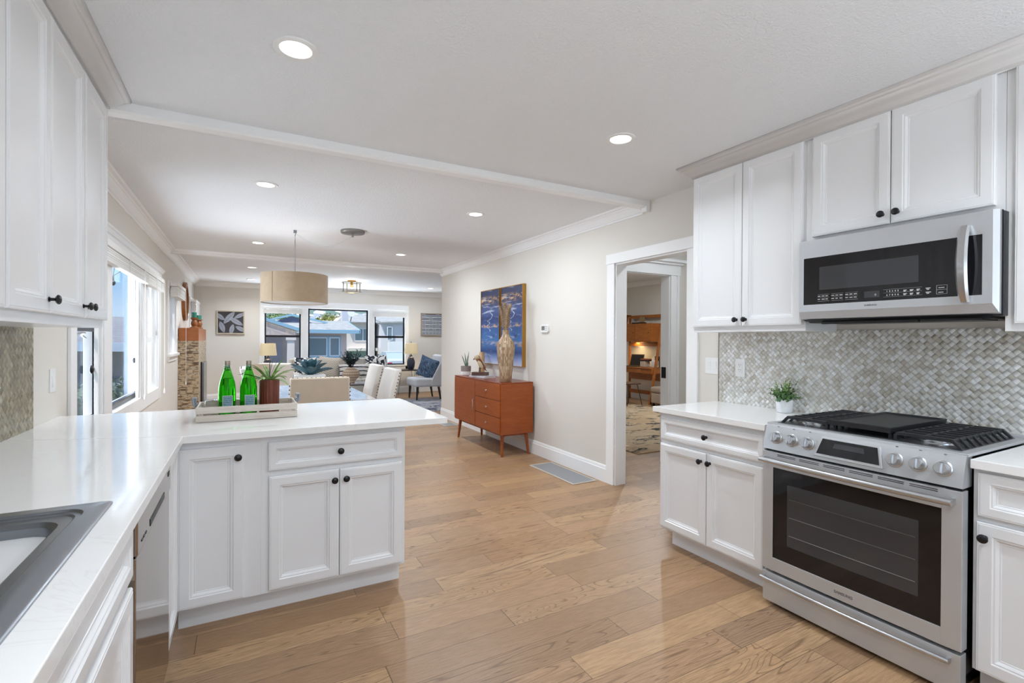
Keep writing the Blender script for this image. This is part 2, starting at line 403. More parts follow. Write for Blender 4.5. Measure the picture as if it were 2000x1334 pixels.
# baseboards
BB = [(0, 0), (.016, 0), (.016, .125), (.011, .132), (.011, .142), (.006, .158), (0, .16)]
def baseboard(name, runs):
    mb = MB()
    for p0, p1, nrm in runs: sweep(mb, BB, p0, p1, nrm)
    return struct(name, mb, m_trim)
baseboard('baseboard_right', [((XW, 3.64, 0), (XW, 8.1, 0), (-1, 0, 0))])
baseboard('baseboard_left', [((XL, 3.64, 0), (XL, YF, 0), (1, 0, 0))])
baseboard('baseboard_far', [((XL, YF, 0), (5.28, YF, 0), (0, -1, 0))])
baseboard('baseboard_lounge', [((XW, 8.1, 0), (5.28, 8.1, 0), (0, 1, 0))])
baseboard('baseboard_office', [((8.05, 3.97, 0), (8.05, 9.28, 0), (-1, 0, 0)), ((8.05, 9.28, 0), (5.5, 9.28, 0), (0, -1, 0))])

# crown mouldings beyond the first ceiling beam
CR = [(0, -.095), (.010, -.095), (.014, -.080), (.022, -.078), (.060, -.030), (.070, -.026), (.074, -.018), (.098, -.014), (.105, -.004), (.105, 0), (0, 0)]
def crown(name, runs, z=ZC, s=1.0):
    mb = MB()
    for p0, p1, nrm in runs: sweep(mb, [(o*s, z+h*s) for o, h in CR], p0, p1, nrm)
    return struct(name, mb, m_trim, smooth=28)
BY0, BY1 = 3.11, 3.22            # near beam
CY0, CY1 = 7.92, 8.04            # far beam
crown('trim_1', [((XW, BY1-.04, 0), (XW, 8.1, 0), (-1, 0, 0))])
crown('trim_2', [((XL, BY1, 0), (XL, YF, 0), (1, 0, 0)), ((XL, YF, 0), (5.28, YF, 0), (0, -1, 0))])
crown('trim_3', [((XW, 8.1, 0), (5.28, 8.1, 0), (0, 1, 0)), ((5.28, 8.1, 0), (5.28, YF, 0), (-1, 0, 0))])
crown('trim_4', [((8.05, 3.97, 0), (8.05, 9.28, 0), (-1, 0, 0)), ((8.05, 9.28, 0), (5.5, 9.28, 0), (0, -1, 0))], 2.70, 1.1)
mb = MB(); mb.prism([(BY0, ZC), (BY0, ZC-.045), (BY0+.012, ZC-.055), (BY1-.03, ZC-.055), (BY1-.03, ZC-.04), (BY1, ZC-.03), (BY1, ZC)], 'x', XL, XW)
mb.box(XW-.04, XW, BY0-.004, BY0+.06, ZC-.09, ZC); struct('trim_5', mb, m_trim)
mb = MB(); mb.prism([(CY0-.04, ZC), (CY0-.03, ZC-.03), (CY0, ZC-.04), (CY0, ZC-.055), (CY1, ZC-.055), (CY1, ZC-.04), (CY1+.03, ZC-.03), (CY1+.04, ZC)], 'x', XL, XW)
struct('trim_6', mb, m_trim)

# door casings
def casing_x(name, x, nx, y0, y1, z1, wd=.105, far=True, near=True, t=.018):
    mb = MB(); a, b = sorted((x, x+nx*t))
    mb.box(a, b, y0-wd, y0, 0, z1); mb.box(a, b, y1, y1+wd, 0, z1)
    a2, b2 = sorted((x, x+nx*(t+.006))); mb.box(a2, b2, y0-wd-.008, y1+wd+.008, z1, z1+.092)
    struct(name, mb, m_trim, bevel=.003)
casing_x('trim_7', XW, -1, DR[0], DR[1], DR[3])
casing_x('trim_8', XW+.12, 1, DR[0], DR[1], DR[3])
mb = MB(); t = .014
mb.box(XW-.002, XW+.122, DR[0]-.001, DR[0]+t, 0, DR[3]); mb.box(XW-.002, XW+.122, DR[1]-t, DR[1]+.001, 0, DR[3]); mb.box(XW-.002, XW+.122, DR[0], DR[1], DR[3]-t, DR[3]+.001)
struct('door_1', mb, m_trim, bevel=.002)
# hall doorway (in the y wall) with a stepped casing and crown head
mb = MB(); y = 3.85
for a, b, t in ((4.06, 4.10, .022), (4.10, 4.15, .016), (4.15, 4.18, .028), (3.21, 3.25, .022), (3.17, 3.21, .016)): mb.box(a, b, y-t, y, 0, 2.06)
mb.box(3.16, 4.20, y-.026, y, 2.06, 2.17); mb.box(3.155, 4.22, y-.05, y, 2.17, 2.195); mb.box(3.155, 4.24, y-.075, y, 2.195, 2.225)
mb.box(4.05, 4.062, y, 3.97, 0, 2.06); mb.box(3.248, 3.262, y, 3.97, 0, 2.06); mb.box(3.25, 4.06, y, 3.97, 2.05, 2.062)
struct('door_2', mb, m_trim, bevel=.002)
o = thing('door_hinge', 'small black strike plate on the white inner door jamb', 'hinge', (4.05, 3.92, 1.0))
mb = MB(); mb.box(-.006, .0, -.03, .03, -.06, .06); mb.tube([(-.008, -.02, -.06), (-.008, -.02, .06)], .006); mb.build('plate', m_black, o)

# ================================================================== WINDOWS
def sash(mb, ax, t, a0, a1, z0, z1, w=.035, d=.03):
    """rectangular sash ring in plane ax=t"""
    for q in ((a0, a0+w, z0, z1), (a1-w, a1, z0, z1), (a0+w, a1-w, z0, z0+w), (a0+w, a1-w, z1-w, z1)):
        if ax == 'x': mb.box(t-d/2, t+d/2, *q)
        else: mb.box(q[0], q[1], t-d/2, t+d/2, q[2], q[3])
def pane(name, ax, t, a0, a1, z0, z1, par):
    mb = MB()
    if ax == 'x': mb.box(t-.002, t+.002, a0, a1, z0, z1)
    else: mb.box(a0, a1, t-.002, t+.002, z0, z1)
    return mb.build(name, m_glass, par)
# window 1: three lights on the left wall
w1 = structroot('window_1'); y0, y1, z0, z1 = W1; xo = XL-.15
mb = MB()     # casing, mullions, reveal
for a, b in ((y0-.12, y0), (y1, y1+.2)): mb.box(XL, XL+.018, a, b, z0-.13, z1)
mb.box(XL, XL+.016, y0-.12, y1+.2, z0-.13, z0-.005)
mb.prism([(XL, z1), (XL+.02, z1), (XL+.02, z1+.085), (XL+.032, z1+.09), (XL+.045, z1+.115), (XL+.055, z1+.125), (XL+.055, z1+.138), (XL, z1+.138)], 'y', y0-.13, y1+.24)
for a, b, a2, b2 in ((4.43, 4.78, 4.66, 4.79), (5.94, 6.36, 6.30, 6.38)):
    mb.box(XL-.02, XL+.004, a, b, z0, z1); mb.box(xo+.02, XL-.02, a2, b2, z0, z1); mb.box(XL+.004, XL+.02, a+.03, b-.03, z0, z1)
    mb.box(XL+.02, XL+.028, a+.06, b-.06, z0, z1)
mb.box(xo, XL+.002, y0-.002, y0+.02, z0, z1); mb.box(xo, XL+.002, y1-.02, y1+.002, z0, z1); mb.box(xo, XL+.002, y0, y1, z1-.02, z1+.002)
mb.build('window_casing', m_trim, w1, bevel=.003)
mb = MB()
mb.hexa([(xo-.03, y0, z0-.06), (XL+.02, y0, z0-.03), (xo-.03, y1, z0-.06), (XL+.02, y1, z0-.03), (xo-.03, y0, z0-.005), (XL+.02, y0, z0+.004), (xo-.03, y1, z0-.005), (XL+.02, y1, z0+.004)])
mb.build('window_sill', m_trim, w1)
mb = MB(); sash(mb, 'x', XL-.055, 4.80, 6.29, z0, z1, .05, .03); mb.build('sash', m_frame, w1)
mb = MB(); sash(mb, 'x', XL-.055, 3.89, 4.655, z0, z1, .035, .03); mb.box(XL-.068, XL-.042, 3.93, 4.62, 1.395, 1.43)
mb.build('sash', m_frame, w1)
mb = MB(); sash(mb, 'x', XL-.06, 6.38, 7.08, z0+.02, z1, .05, .04); mb.box(XL-.085, XL-.03, 6.42, 7.05, 1.30, 1.36); mb.build('sash', m_trim, w1)
mb = MB(); mb.box(XL-.10, XL-.085, 6.46, 6.485, 1.38, 1.98); mb.box(XL-.10, XL-.085, 6.98, 7.0, 1.38, 1.98); mb.build('screen_frame', m_frame, w1)
pane('pane', 'x', XL-.055, 4.84, 6.25, z0+.03, z1-.03, w1); pane('pane', 'x', XL-.055, 3.92, 4.63, z0+.03, z1-.03, w1); pane('pane', 'x', XL-.06, 6.43, 7.03, z0+.06, z1-.05, w1)
mb = MB(); mb.tube([(XL-.05, 3.97, 1.365), (XL-.045, 4.08, 1.37), (XL-.02, 4.12, 1.385), (XL-.02, 4.2, 1.385), (XL-.045, 4.24, 1.37), (XL-.05, 4.36, 1.35)], .006)
mb.build('latch_bar', m_chrome, w1, smooth=True)
mb = MB(); mb.ball((XL-.03, 4.42, 1.13), (.012, .022, .03)); mb.build('latch_knob', m_black, w1, smooth=True)
mb = MB(); mb.ball((XL-.04, 6.0, 1.13), (.012, .02, .028)); mb.tube([(XL-.04, 6.0, 1.13), (XL-.04, 6.2, 1.13)], .003); mb.build('latch_knob', m_black, w1, smooth=True)
# windows 2 and 3
def small_window(name, Wd, rail=True):
    y0, y1, z0, z1 = Wd; r = structroot(name); mb = MB()
    mb.box(XL, XL+.018, y0-.10, y0, z0, z1); mb.box(XL, XL+.018, y1, y1+.10, z0, z1); mb.box(XL, XL+.024, y0-.11, y1+.11, z1, z1+.11)
    mb.box(XL-.15, XL+.002, y0, y0+.02, z0, z1); mb.box(XL-.15, XL+.002, y1-.02, y1, z0, z1)
    mb.box(XL, XL+.016, y0-.08, y1+.08, z0-.10, z0-.02); mb.build('window_casing', m_trim, r, bevel=.003)
    mb = MB(); mb.box(XL-.15, XL+.05, y0-.12, y1+.12, z0-.025, z0+.01); mb.prism([(XL, z0-.075), (XL+.02, z0-.07), (XL+.035, z0-.03), (XL+.035, z0-.02), (XL, z0-.02)], 'y', y0-.1, y1+.1)
    mb.build('window_sill', m_trim, r, bevel=.002)
    mb = MB(); sash(mb, 'x', XL-.09, y0+.02, y1-.02, z0, z1, .03); 
    if rail: mb.box(XL-.105, XL-.07, y0+.03, y1-.03, (z0+z1)/2-.02, (z0+z1)/2+.02)
    mb.build('sash', m_frame, r); pane('pane', 'x', XL-.09, y0+.04, y1-.04, z0+.02, z1-.02, r)
small_window('window_2', W2); small_window('window_3', W3)
# window 4: street window on the far wall
w4 = structroot('window_4'); mb = MB(); a0, a1 = FW[0][0], FW[2][1]; z0, z1 = .70, 2.06
mb.box(a0-.085, a0, YF-.018, YF, z0-.1, z1); mb.box(a1, a1+.085, YF-.018, YF, z0-.1, z1)
mb.box(a0-.085, a1+.085, YF-.022, YF, z1, z1+.13); mb.box(a0-.085, a1+.085, YF-.018, YF, z0-.10, z0-.01)
mb.box(a0-.1, a1+.1, YF-.04, YF+.10, z0-.03, z0+.005)
for a, b in ((FW[0][1], FW[1][0]), (FW[1][1], FW[2][0])): mb.box(a, b, YF-.02, YF, z0, z1)
for q in FW:
    mb.box(q[0], q[0]+.012, YF, YF+.15, z0, z1); mb.box(q[1]-.012, q[1], YF, YF+.15, z0, z1); mb.box(q[0], q[1], YF, YF+.15, z1-.012, z1)
mb.build('window_casing', m_trim, w4, bevel=.003)
for i, q in enumerate(FW):
    mb = MB(); sash(mb, 'y', YF+.06, q[0]+.012, q[1]-.012, z0, z1-.012, .035 if i == 1 else .032, .04)
    if i != 1: mb.box(q[0]+.03, q[1]-.03, YF+.04, YF+.08, 1.375, 1.425)
    mb.build('sash', m_frame, w4); pane('pane', 'y', YF+.06, q[0]+.03, q[1]-.03, z0+.03, z1-.03, w4)
# window 5: unseen opening added behind the viewer to let light in, window 6: office
w5 = structroot('window_5'); mb = MB(); sash(mb, 'y', YB-.06, KW[0], KW[1], KW[2], KW[3], .05, .05); mb.box(1.12, 1.18, YB-.08, YB-.04, KW[2], KW[3]); mb.build('sash', m_frame, w5)
w6 = structroot('window_6'); mb = MB(); sash(mb, 'x', 8.11, OW[0], OW[1], OW[2], OW[3], .05, .05); mb.build('sash', m_frame, w6)
# daylight portals in the window openings
def portal(loc, sy, sz, d):
    l = add_light('daylight_portal', 'AREA', loc, 1, size=sy, size_y=sz, shape='RECTANGLE', direction=d); l.data.cycles.is_portal = True
portal((XL-.16, 5.5, 1.4), 1.28, 3.25, (1, 0, 0)); portal((2.0, YF+.16, 1.38), 3.2, 1.36, (0, -1, 0)); portal((1.15, YB-.13, 1.5), 2.5, 1.2, (0, 1, 0)); portal((8.19, 5.6, 1.5), 1.2, 2.0, (-1, 0, 0))

# area lamps added outside three windows to brighten walls and ceiling
add_light('back_window_fill', 'AREA', (1.15, YB-.30, 1.50), 20, (.84, .92, 1), 2.5, (0, 1, 0), size_y=1.2, shape='RECTANGLE')  # added lamp, sends stand-in daylight through the back opening
add_light('window_uplight', 'AREA', (1.15, YB-.45, .75), 104, (.79, .895, 1), 2.6, (0, .8, 1), size_y=.6, shape='RECTANGLE')  # added lamp behind the viewer, aimed up like ground bounce
add_light('window_uplight', 'AREA', (XL-.42, 5.5, .50), 165, (.80, .90, 1), .55, (1, 0, .85), size_y=3.3, shape='RECTANGLE')  # added lamp outside the left window, tilted up at the ceiling
add_light('far_window_uplight', 'AREA', (2.0, YF+.42, .42), 205, (.83, .915, 1), 3.2, (0, -.8, 1), size_y=.5, shape='RECTANGLE')  # added lamp low outside the far window, lifts the lounge ceiling
# blinds
m_blind = mat('blind_white', C(238, 237, 234), .5)
def blind(name, label, loc, rz, w, depth, drop, n, cords=2, open_slats=False, cord_len=0):
    """stacked blind hanging in front of a wall; local x across, y out from the wall (negative), z down from 0"""
    t = thing(name, label, 'window blind', loc, rz, 'raised white window blinds')
    mb = MB(); mb.box(0, w, -depth, 0, -.045, 0); mb.build('head_rail', m_blind, t, bevel=.003)
    mb = MB(); step = (drop-.05)/n
    for i in range(n):
        z = -.05-step*(i+.5); j = R.uniform(-.003, .003); h_ = step*.42
        mb.hexa([(.01, -depth+.008+j, z-h_), (w-.01, -depth+.008+j, z-h_), (.01, -.01+j, z-h_), (w-.01, -.01+j, z-h_),
                 (.01, -depth+.008+j, z+h_), (w-.01, -depth+.008+j, z+h_), (.01, -.01+j, z+h_), (w-.01, -.01+j, z+h_)])
    tag(mb.build('slat', m_blind, t), kind='stuff')
    mb = MB(); mb.box(.008, w-.008, -depth+.005, -.008, -drop-.014, -drop); mb.build('bottom_rail', m_blind, t, bevel=.002)
    for i in range(cords):
        mb = MB(); x = w*(.08+.84*i/max(1, cords-1)); mb.box(x-.004, x+.004, -depth-.001, -depth+.002, -drop, 0); mb.build('ladder_tape', m_blind, t)
    return t
def cord(par, x, y, L, z0=-.05, tas=True):
    mb = MB(); mb.tube([(x, y, z0), (x+.004, y, z0-L*.5), (x, y, z0-L)], .0022, 5)
    mb.tube([(x+.012, y, z0), (x+.01, y, z0-L*.5), (x, y, z0-L+.02)], .0022, 5); mb.build('pull_cord', m_blind, par)
    mb = MB(); mb.lathe([(.003, 0), (.006, -.01), (.011, -.05), (.010, -.055)], (x, y, z0-L+.0), 10); mb.build('tassel', m_blind, par, smooth=True)
# on the left wall: rz=+90 puts local x along +Y and local -y toward the room
b = blind('window_blind', 'long white blind raised across the tall triple window at left', (XL+.022, 3.93, 2.035), PI/2, 3.12, .062, .135, 12, 4)
cord(b, 3.00, -.075, 1.22); cord(b, 2.42, -.075, .55, tas=False); cord(b, 1.72, -.075, 1.15)
b = blind('window_blind', 'short white boxy blind above the single window near the fireplace', (XL+.026, 8.06, 2.10), PI/2, .94, .10, .17, 9, 2); cord(b, .84, -.11, 1.35)
b = blind('window_blind', 'small white blind half lowered on the left wall past the mirror', (XL+.026, 11.06, 2.08), PI/2, .92, .09, .30, 12, 2)
b = blind('window_blind', 'thin white blind at the top of the street window, fireplace side', (FW[0][0]-.02, YF-.024, 2.05), 0, .81, .05, .125, 8, 3)
b = blind('window_blind', 'thin white blind at the top of the street window above the sedan', (FW[2][0]-.02, YF-.024, 2.05), 0, .82, .05, .145, 8, 3)

# ================================================================== CABINETRY
DPROF = [(0, 0), (0, -.016), (.003, -.0195), (.0075, -.0195), (.009, -.021), (.045, -.021), (.0485, -.0165), (.054, -.0165), (.0575, -.0135), (.063, -.0085), (.067, -.0085), (.069, -.0065)]
def rings(mb, x0, x1, z0, z1, prof, k=1.0, yo=0):
    lp = []
    for i, y in prof:
        i *= k if i > .02 else 1
        lp.append([(x0+i, y+yo, z0+i), (x1-i, y+yo, z0+i), (x1-i, y+yo, z1-i), (x0+i, y+yo, z1-i)])
    mb.loft(lp)
def knob(par, x, z, yo=-.021, r=.0165):
    mb = MB(); mb.lathe([(.009, yo), (.009, yo-.002), (.0055, yo-.005), (.005, yo-.016), (.012, yo-.019), (r, yo-.0235), (r*.97, yo-.0275), (r*.7, yo-.031), (.004, yo-.0325)], (x, 0, z), 18, 'y')
    return mb.build('knob', m_knob, par, smooth=True)
def door(par, x0, x1, z0, z1, kx=None, kz=None, kind='door', k=1.0):
    mb = MB(); rings(mb, x0, x1, z0, z1, DPROF, k); d = mb.build(kind, m_cab, par)
    if kx is not None: knob(d, kx, kz)
    return d
def cabinet(name, label, loc, rz, w, dep, z0, z1, toe=True, group=None, cat='cabinet', toe_l=0, toe_r=0):
    t = thing(name, label, cat, loc, rz, group)
    mb = MB(); mb.box(0, w, 0, dep, z0, z1); mb.build('body', m_cab, t, bevel=.001)
    if toe: mb = MB(); mb.box(toe_l, w-toe_r, .075, dep-.02, 0, z0); mb.build('toe_kick', m_cab, t)
    return t
FY = 2.66
c = cabinet('corner_cabinet', 'white base cabinet with one tall door in the counter corner beside the dishwasher', (-.262, FY, 0), 0, .339, .60, .114, .88)
door(c, .004, .268, .125, .849, .242, .797)
c = cabinet('base_cabinet', 'white peninsula cabinet with one wide drawer above two doors', (.077, FY, 0), 0, .708, .60, .114, .88, toe_r=.01)
door(c, .031, .690, .711, .850, .363, .780, 'drawer', .72); door(c, .034, .358, .131, .683, .334, .632); door(c, .362, .688, .131, .683, .391, .634)
c = cabinet('base_cabinet', 'white base cabinet with a drawer and two doors between doorway and range', (2.44, 2.378, 0), -PI/2, .755, .59, .114, .88, toe_l=.03)
door(c, .010, .748, .706, .850, .377, .778, 'drawer', .72); door(c, .008, .373, .131, .680, .340, .628); door(c, .377, .742, .131, .680, .403, .628)
c = cabinet('base_cabinet', 'white base cabinet right of the range at the picture edge', (2.44, .789, 0), -PI/2, .80, .59, .114, .88)
door(c, .016, .40, .703, .865, None, None, 'drawer', .8); door(c, .014, .40, .121, .682, .040, .628)
c = cabinet('sink_cabinet', 'white base cabinet under the steel sink', (-.272, -.7, 0), PI/2, 2.315, .60, .114, .88)
door(c, 1.36, 2.305, .728, .858, None, None, 'drawer', .8); door(c, 1.36, 2.305, .13, .70, 1.40, .64); door(c, .5, 1.34, .13, .70, 1.3, .64); door(c, .5, 1.34, .728, .858, None, None, 'drawer', .8)
c = thing('filler_panel', 'narrow white panel standing between dishwasher and corner cabinet', 'cabinet panel', (-.272, 2.301, 0), PI/2)
mb = MB(); mb.box(0, .339, 0, .05, .12, .88); mb.build('board', m_cab, c); mb = MB(); rings(mb, .002, .300, .128, .875, DPROF, .8); mb.build('door', m_cab, c)

# dishwasher
d = thing('dishwasher', 'stainless steel dishwasher built in under the left counter', 'dishwasher', (-.272, 1.622, 0), PI/2)
mb = MB(); mb.box(.005, .672, .01, .58, .1, .872); mb.build('body', m_black, d)
mb = MB(); mb.box(.004, .674, -.022, .008, .10, .765); mb.build('door', m_steel_dw, d, bevel=.003)
mb = MB(); mb.box(.004, .674, -.026, .008, .770, .868); p = mb.build('control_panel', m_steel_dw, d, bevel=.004)
mb = MB(); mb.box(.20, .50, -.0275, -.024, .785, .806); mb.build('pocket_handle', m_black, p)
for q_ in [(.06+i*.03, .078+i*.03, .79, .795) for i in range(3)]+[(.60, .64, .835, .85)]: mb = MB(); mb.box(q_[0], q_[1], -.0275, -.024, q_[2], q_[3]); mb.build('button', m_black, p)
mb = MB(); mb.box(.01, .67, .05, .09, 0, .1); mb.build('toe_kick', m_black, d)

# upper cabinets
UG = 'white wall cabinets'
def upper(label, loc, rz, w, dep, z0, z1):
    return cabinet('wall_cabinet', label, loc, rz, w, dep, z0, z1, False, UG)
c = upper('white wall cabinet with two tall doors left of the microwave', (2.72, 2.36, 0), -PI/2, .765, .314, 1.412, 2.50)
door(c, .005, .378, 1.446, 2.462, .348, 1.486); door(c, .382, .752, 1.446, 2.462, .412, 1.486)
mb = MB(); mb.box(.70, .765, .0, .20, 1.395, 1.412)
c = upper('white wall cabinet with two short doors directly over the microwave', (2.72, 1.594, 0), -PI/2, .806, .314, 1.892, 2.50)
door(c, .040, .405, 1.918, 2.462, .376, 1.966); door(c, .409, .778, 1.918, 2.462, .438, 1.966)
c = upper('white wall cabinet right of the microwave, cut by the picture edge', (2.72, .787, 0), -PI/2, .80, .314, 1.40, 2.50)
door(c, .030, .40, 1.430, 2.462); door(c, .404, .78, 1.430, 2.462)
c = upper('white wall cabinet with three tall doors over the left counter', (-.592, 1.858, 0), PI/2, 1.152, .303, 1.400, 2.50)
door(c, .005, .350, 1.436, 2.445, .325, 1.482); door(c, .357, .752, 1.436, 2.445, .728, 1.482); door(c, .775, 1.142, 1.436, 2.445, .800, 1.482)
c = upper('white wall cabinet at the far left picture edge, over the sink', (-.592, .30, 0), PI/2, 1.553, .303, 1.400, 2.50)
door(c, 1.12, 1.548, 1.436, 2.445); door(c, .6, 1.11, 1.436, 2.445)
# crown on top of the cabinets
KP = [(-.01, 2.455), (.004, 2.455), (.006, 2.47), (.014, 2.474), (.03, 2.487), (.05, 2.512), (.056, 2.514), (.060, 2.522), (.072, 2.526), (.078, 2.537), (.078, 2.5395), (-.01, 2.5395)]
mb = MB(); sweep(mb, KP, (2.70, 2.36, 0), (2.70, -.02, 0), (-1, 0, 0), 1, 0); sweep(mb, KP, (XW, 2.36, 0), (2.70, 2.36, 0), (0, 1, 0), 0, 1); struct('trim_9', mb, m_trim, smooth=28)
mb = MB(); sweep(mb, KP, (-.572, .3, 0), (-.572, 3.01, 0), (1, 0, 0), 0, 1); sweep(mb, KP, (-.572, 3.01, 0), (XL, 3.01, 0), (0, 1, 0), 1, 0); struct('trim_10', mb, m_trim, smooth=28)

# countertops
def slab(name, label, poly, holes=(), z0=.88, z1=.914):
    bm = bmesh.new(); ed = []
    for lp in [poly, *holes]:
        vs = [bm.verts.new((x, y, z0)) for x, y in lp]
        ed += [bm.edges.new((vs[i], vs[(i+1) % len(vs)])) for i in range(len(vs))]
    bmesh.ops.triangle_fill(bm, use_beauty=True, use_dissolve=False, edges=ed)
    ex = bmesh.ops.extrude_face_region(bm, geom=list(bm.faces))
    bmesh.ops.translate(bm, verts=[g for g in ex['geom'] if isinstance(g, bmesh.types.BMVert)], vec=(0, 0, z1-z0))
    bmesh.ops.recalc_face_normals(bm, faces=bm.faces)
    me = bpy.data.meshes.new(name); bm.to_mesh(me); bm.free(); me.materials.append(m_quartz)
    o = bpy.data.objects.new(name, me); COL.objects.link(o)
    b = o.modifiers.new('bevel', 'BEVEL'); b.width = .0025; b.segments = 2; b.limit_method = 'ANGLE'
    return tag(o, label, 'countertop')
slab('countertop', 'white stone countertop around the sink along the left wall', [(XL, -1.2), (-.236, -1.2), (-.236, 2.624), (XL, 2.862)], [[(-.80, .62), (-.335, .62), (-.335, 1.635), (-.80, 1.635)]])
slab('countertop', 'white stone peninsula countertop carrying the wooden tray', [(XL, 2.864), (-.236, 2.626), (1.012, 2.60), (1.022, 3.60), (XL, 3.60)])
slab('countertop', 'white stone countertop with small potted plant between doorway and range', [(2.408, 1.616), (3.033, 1.616), (3.033, 2.43), (2.317, 2.40), (2.408, 2.376)] if False else [(2.405, 1.62), (3.033, 1.62), (3.033, 2.425), (2.405, 2.425)])
slab('countertop', 'white stone countertop right of the range', [(2.405, -.4), (3.033, -.4), (3.033, .789), (2.405, .789)])

# sink
s = thing('kitchen_sink', 'stainless steel drop-in kitchen sink in the left counter', 'sink', (-.56, 1.14, .914))
def rr(x0, x1, y0, y1, r, z, n=5):
    pts = []
    for cx, cy_, a in ((x1-r, y1-r, 0), (x0+r, y1-r, PI/2), (x0+r, y0+r, PI), (x1-r, y0+r, 1.5*PI)):
        for i in range(n+1): b = a+PI/2*i/n; pts.append((cx+r*math.cos(b), cy_+r*math.sin(b), z))
    return pts
mb = MB(); X0, X1, Y0, Y1 = -.262, .256, -.53, .524
L = [rr(X0, X1, Y0, Y1, .012, .0005), rr(X0, X1, Y0, Y1, .012, .004), rr(X0+.004, X1-.004, Y0+.004, Y1-.004, .012, .0065), rr(X0+.045, X1-.043, Y0+.045, Y1-.040, .05, .0065),
     rr(X0+.049, X1-.047, Y0+.049, Y1-.044, .05, .001), rr(X0+.058, X1-.056, Y0+.058, Y1-.053, .05, .001), rr(X0+.062, X1-.060, Y0+.062, Y1-.057, .05, -.003),
     rr(X0+.085, X1-.078, Y0+.085, Y1-.085, .06, -.004), rr(X0+.092, X1-.088, Y0+.092, Y1-.093, .06, -.014), rr(X0+.100, X1-.100, Y0+.100, Y1-.105, .08, -.225), rr(X0+.125, X1-.125, Y0+.125, Y1-.13, .07, -.245)]
mb.loft(L, cap0=False); o = mb.build('basin', m_steel_v, s, smooth=30)
mb = MB(); mb.lathe([(.045, -.244), (.045, -.240), (.03, -.242), (.005, -.243)], (0, 0, 0), 20); mb.build('drain', m_chrome, s, smooth=True)

# backsplashes
mb = MB(); mb.box(XW-.009, XW-.001, -.5, 2.397, .914, 1.42); o = mb.build('backsplash', m_tile); tag(o, 'grey woven shell mosaic backsplash behind the range', 'backsplash')
mb = MB(); mb.box(XW-.011, XW-.0005, 2.397, 2.401, .914, 1.42); p = mb.build('edge_strip', mat('bronze_edge', C(120, 105, 84), .4), o)
mb = MB(); mb.box(XL+.001, XL+.010, -.5, 3.19, .914, 1.40); o = mb.build('backsplash', m_tile2); tag(o, 'olive brown woven mosaic backsplash under the left cabinets', 'backsplash')

# wall plates
def plate(name, label, cat, loc, rz, w, h, kind):
    t = thing(name, label, cat, loc, rz)
    mb = MB(); mb.box(-w/2, w/2, -.005, 0, -h/2, h/2); mb.build('face_plate', m_white, t, bevel=.002)
    if kind == 'outlet':
        mb = MB(); mb.box(-.017, .017, -.007, -.004, -.034, .034); q = mb.build('receptacle', m_white, t, bevel=.001)
        mb = MB()
        for z in (-.017, .017):
            mb.box(-.008, -.0055, -.0075, -.0065, z, z+.009); mb.box(.0055, .008, -.0075, -.0065, z, z+.007); mb.lathe([(.0022, -.0075), (.0022, -.0065)], (0, 0, z-.008), 8, 'y')
        mb.build('slot', m_black, q)
    elif kind == 'decor2':
        for x in (-.024, .024):
            mb = MB(); mb.hexa([(x-.016, -.005, -.033), (x+.016, -.005, -.033), (x-.016, 0, -.033), (x+.016, 0, -.033), (x-.016, -.010, .033), (x+.016, -.010, .033), (x-.016, 0, .033), (x+.016, 0, .033)]); mb.build('rocker', m_white, t, bevel=.001)
    elif kind == 'decor':
        mb = MB(); mb.hexa([(-.016, -.010, -.033), (.016, -.010, -.033), (-.016, 0, -.033), (.016, 0, -.033), (-.016, -.005, .033), (.016, -.005, .033), (-.016, 0, .033), (.016, 0, .033)]); mb.build('rocker', m_white, t, bevel=.001)
    return t
plate('light_switch', 'white double rocker switch beside the shell tile', 'light switch', (XW, 2.464, 1.168), -PI/2, .115, .12, 'decor2')
plate('wall_outlet', 'white duplex power outlet on the grey tiles', 'power outlet', (XW-.009, 2.222, 1.167), -PI/2, .075, .125, 'outlet')
plate('light_switch', 'white single rocker switch on the beige wall at left', 'light switch', (XL, 3.49, 1.122), PI/2, .085, .125, 'decor')

# thermostat
t = thing('thermostat', 'small white thermostat on the beige wall by the painting', 'thermostat', (XW, 4.735, 1.48), -PI/2)
mb = MB(); mb.prism([(-.075, -.03), (-.065, -.043), (.065, -.043), (.075, -.03), (.075, .03), (.065, .043), (-.065, .043), (-.075, .03)], 'y', -.026, 0); mb.build('body', m_white, t, bevel=.003)
mb = MB(); mb.box(-.052, .016, -.0275, -.025, -.018, .03); mb.build('screen', mat('lcd', C(120, 122, 120), .3), t)
for i in range(2):
    for z in (-.02, 0, .02): mb = MB(); mb.box(.03+i*.02, .042+i*.02, -.0275, -.025, z, z+.008); mb.build('button', m_textd, t)

# ================================================================== RECESSED LIGHTS
m_lens = mat('downlight_lens', C(255, 252, 244), .5, emit=(1, .96, .88, 1), es=4)
def downlight(label, x, y, power, z=ZC, col=(.86, .935, 1)):
    t = thing('recessed_light', label, 'ceiling light', (x, y, z), 0, 'recessed ceiling lights')
    mb = MB(); mb.lathe([(.060, -.001), (.062, -.006), (.078, -.009), (.086, -.006), (.087, 0)], (0, 0, 0), 32, cap=False); mb.build('trim_ring', m_white, t, smooth=True)
    mb = MB(); mb.lathe([(.061, -.001), (.058, -.004), (.001, -.006)], (0, 0, 0), 28, cap=True); mb.build('lens', m_lens, t, smooth=True)
    add_light('downlight_bulb', 'AREA', (0, 0, -.012), power, col, .12, parent=t, spread=math.radians(148 if x < 1 or y < 3 else 180))
    return t
KP_ = 20
downlight('recessed light nearest the left wall cabinets, largest in the ceiling', .185, 2.19, 3)
downlight('recessed light in the kitchen ceiling before the tall cabinet pair', 1.943, 2.23, 8)
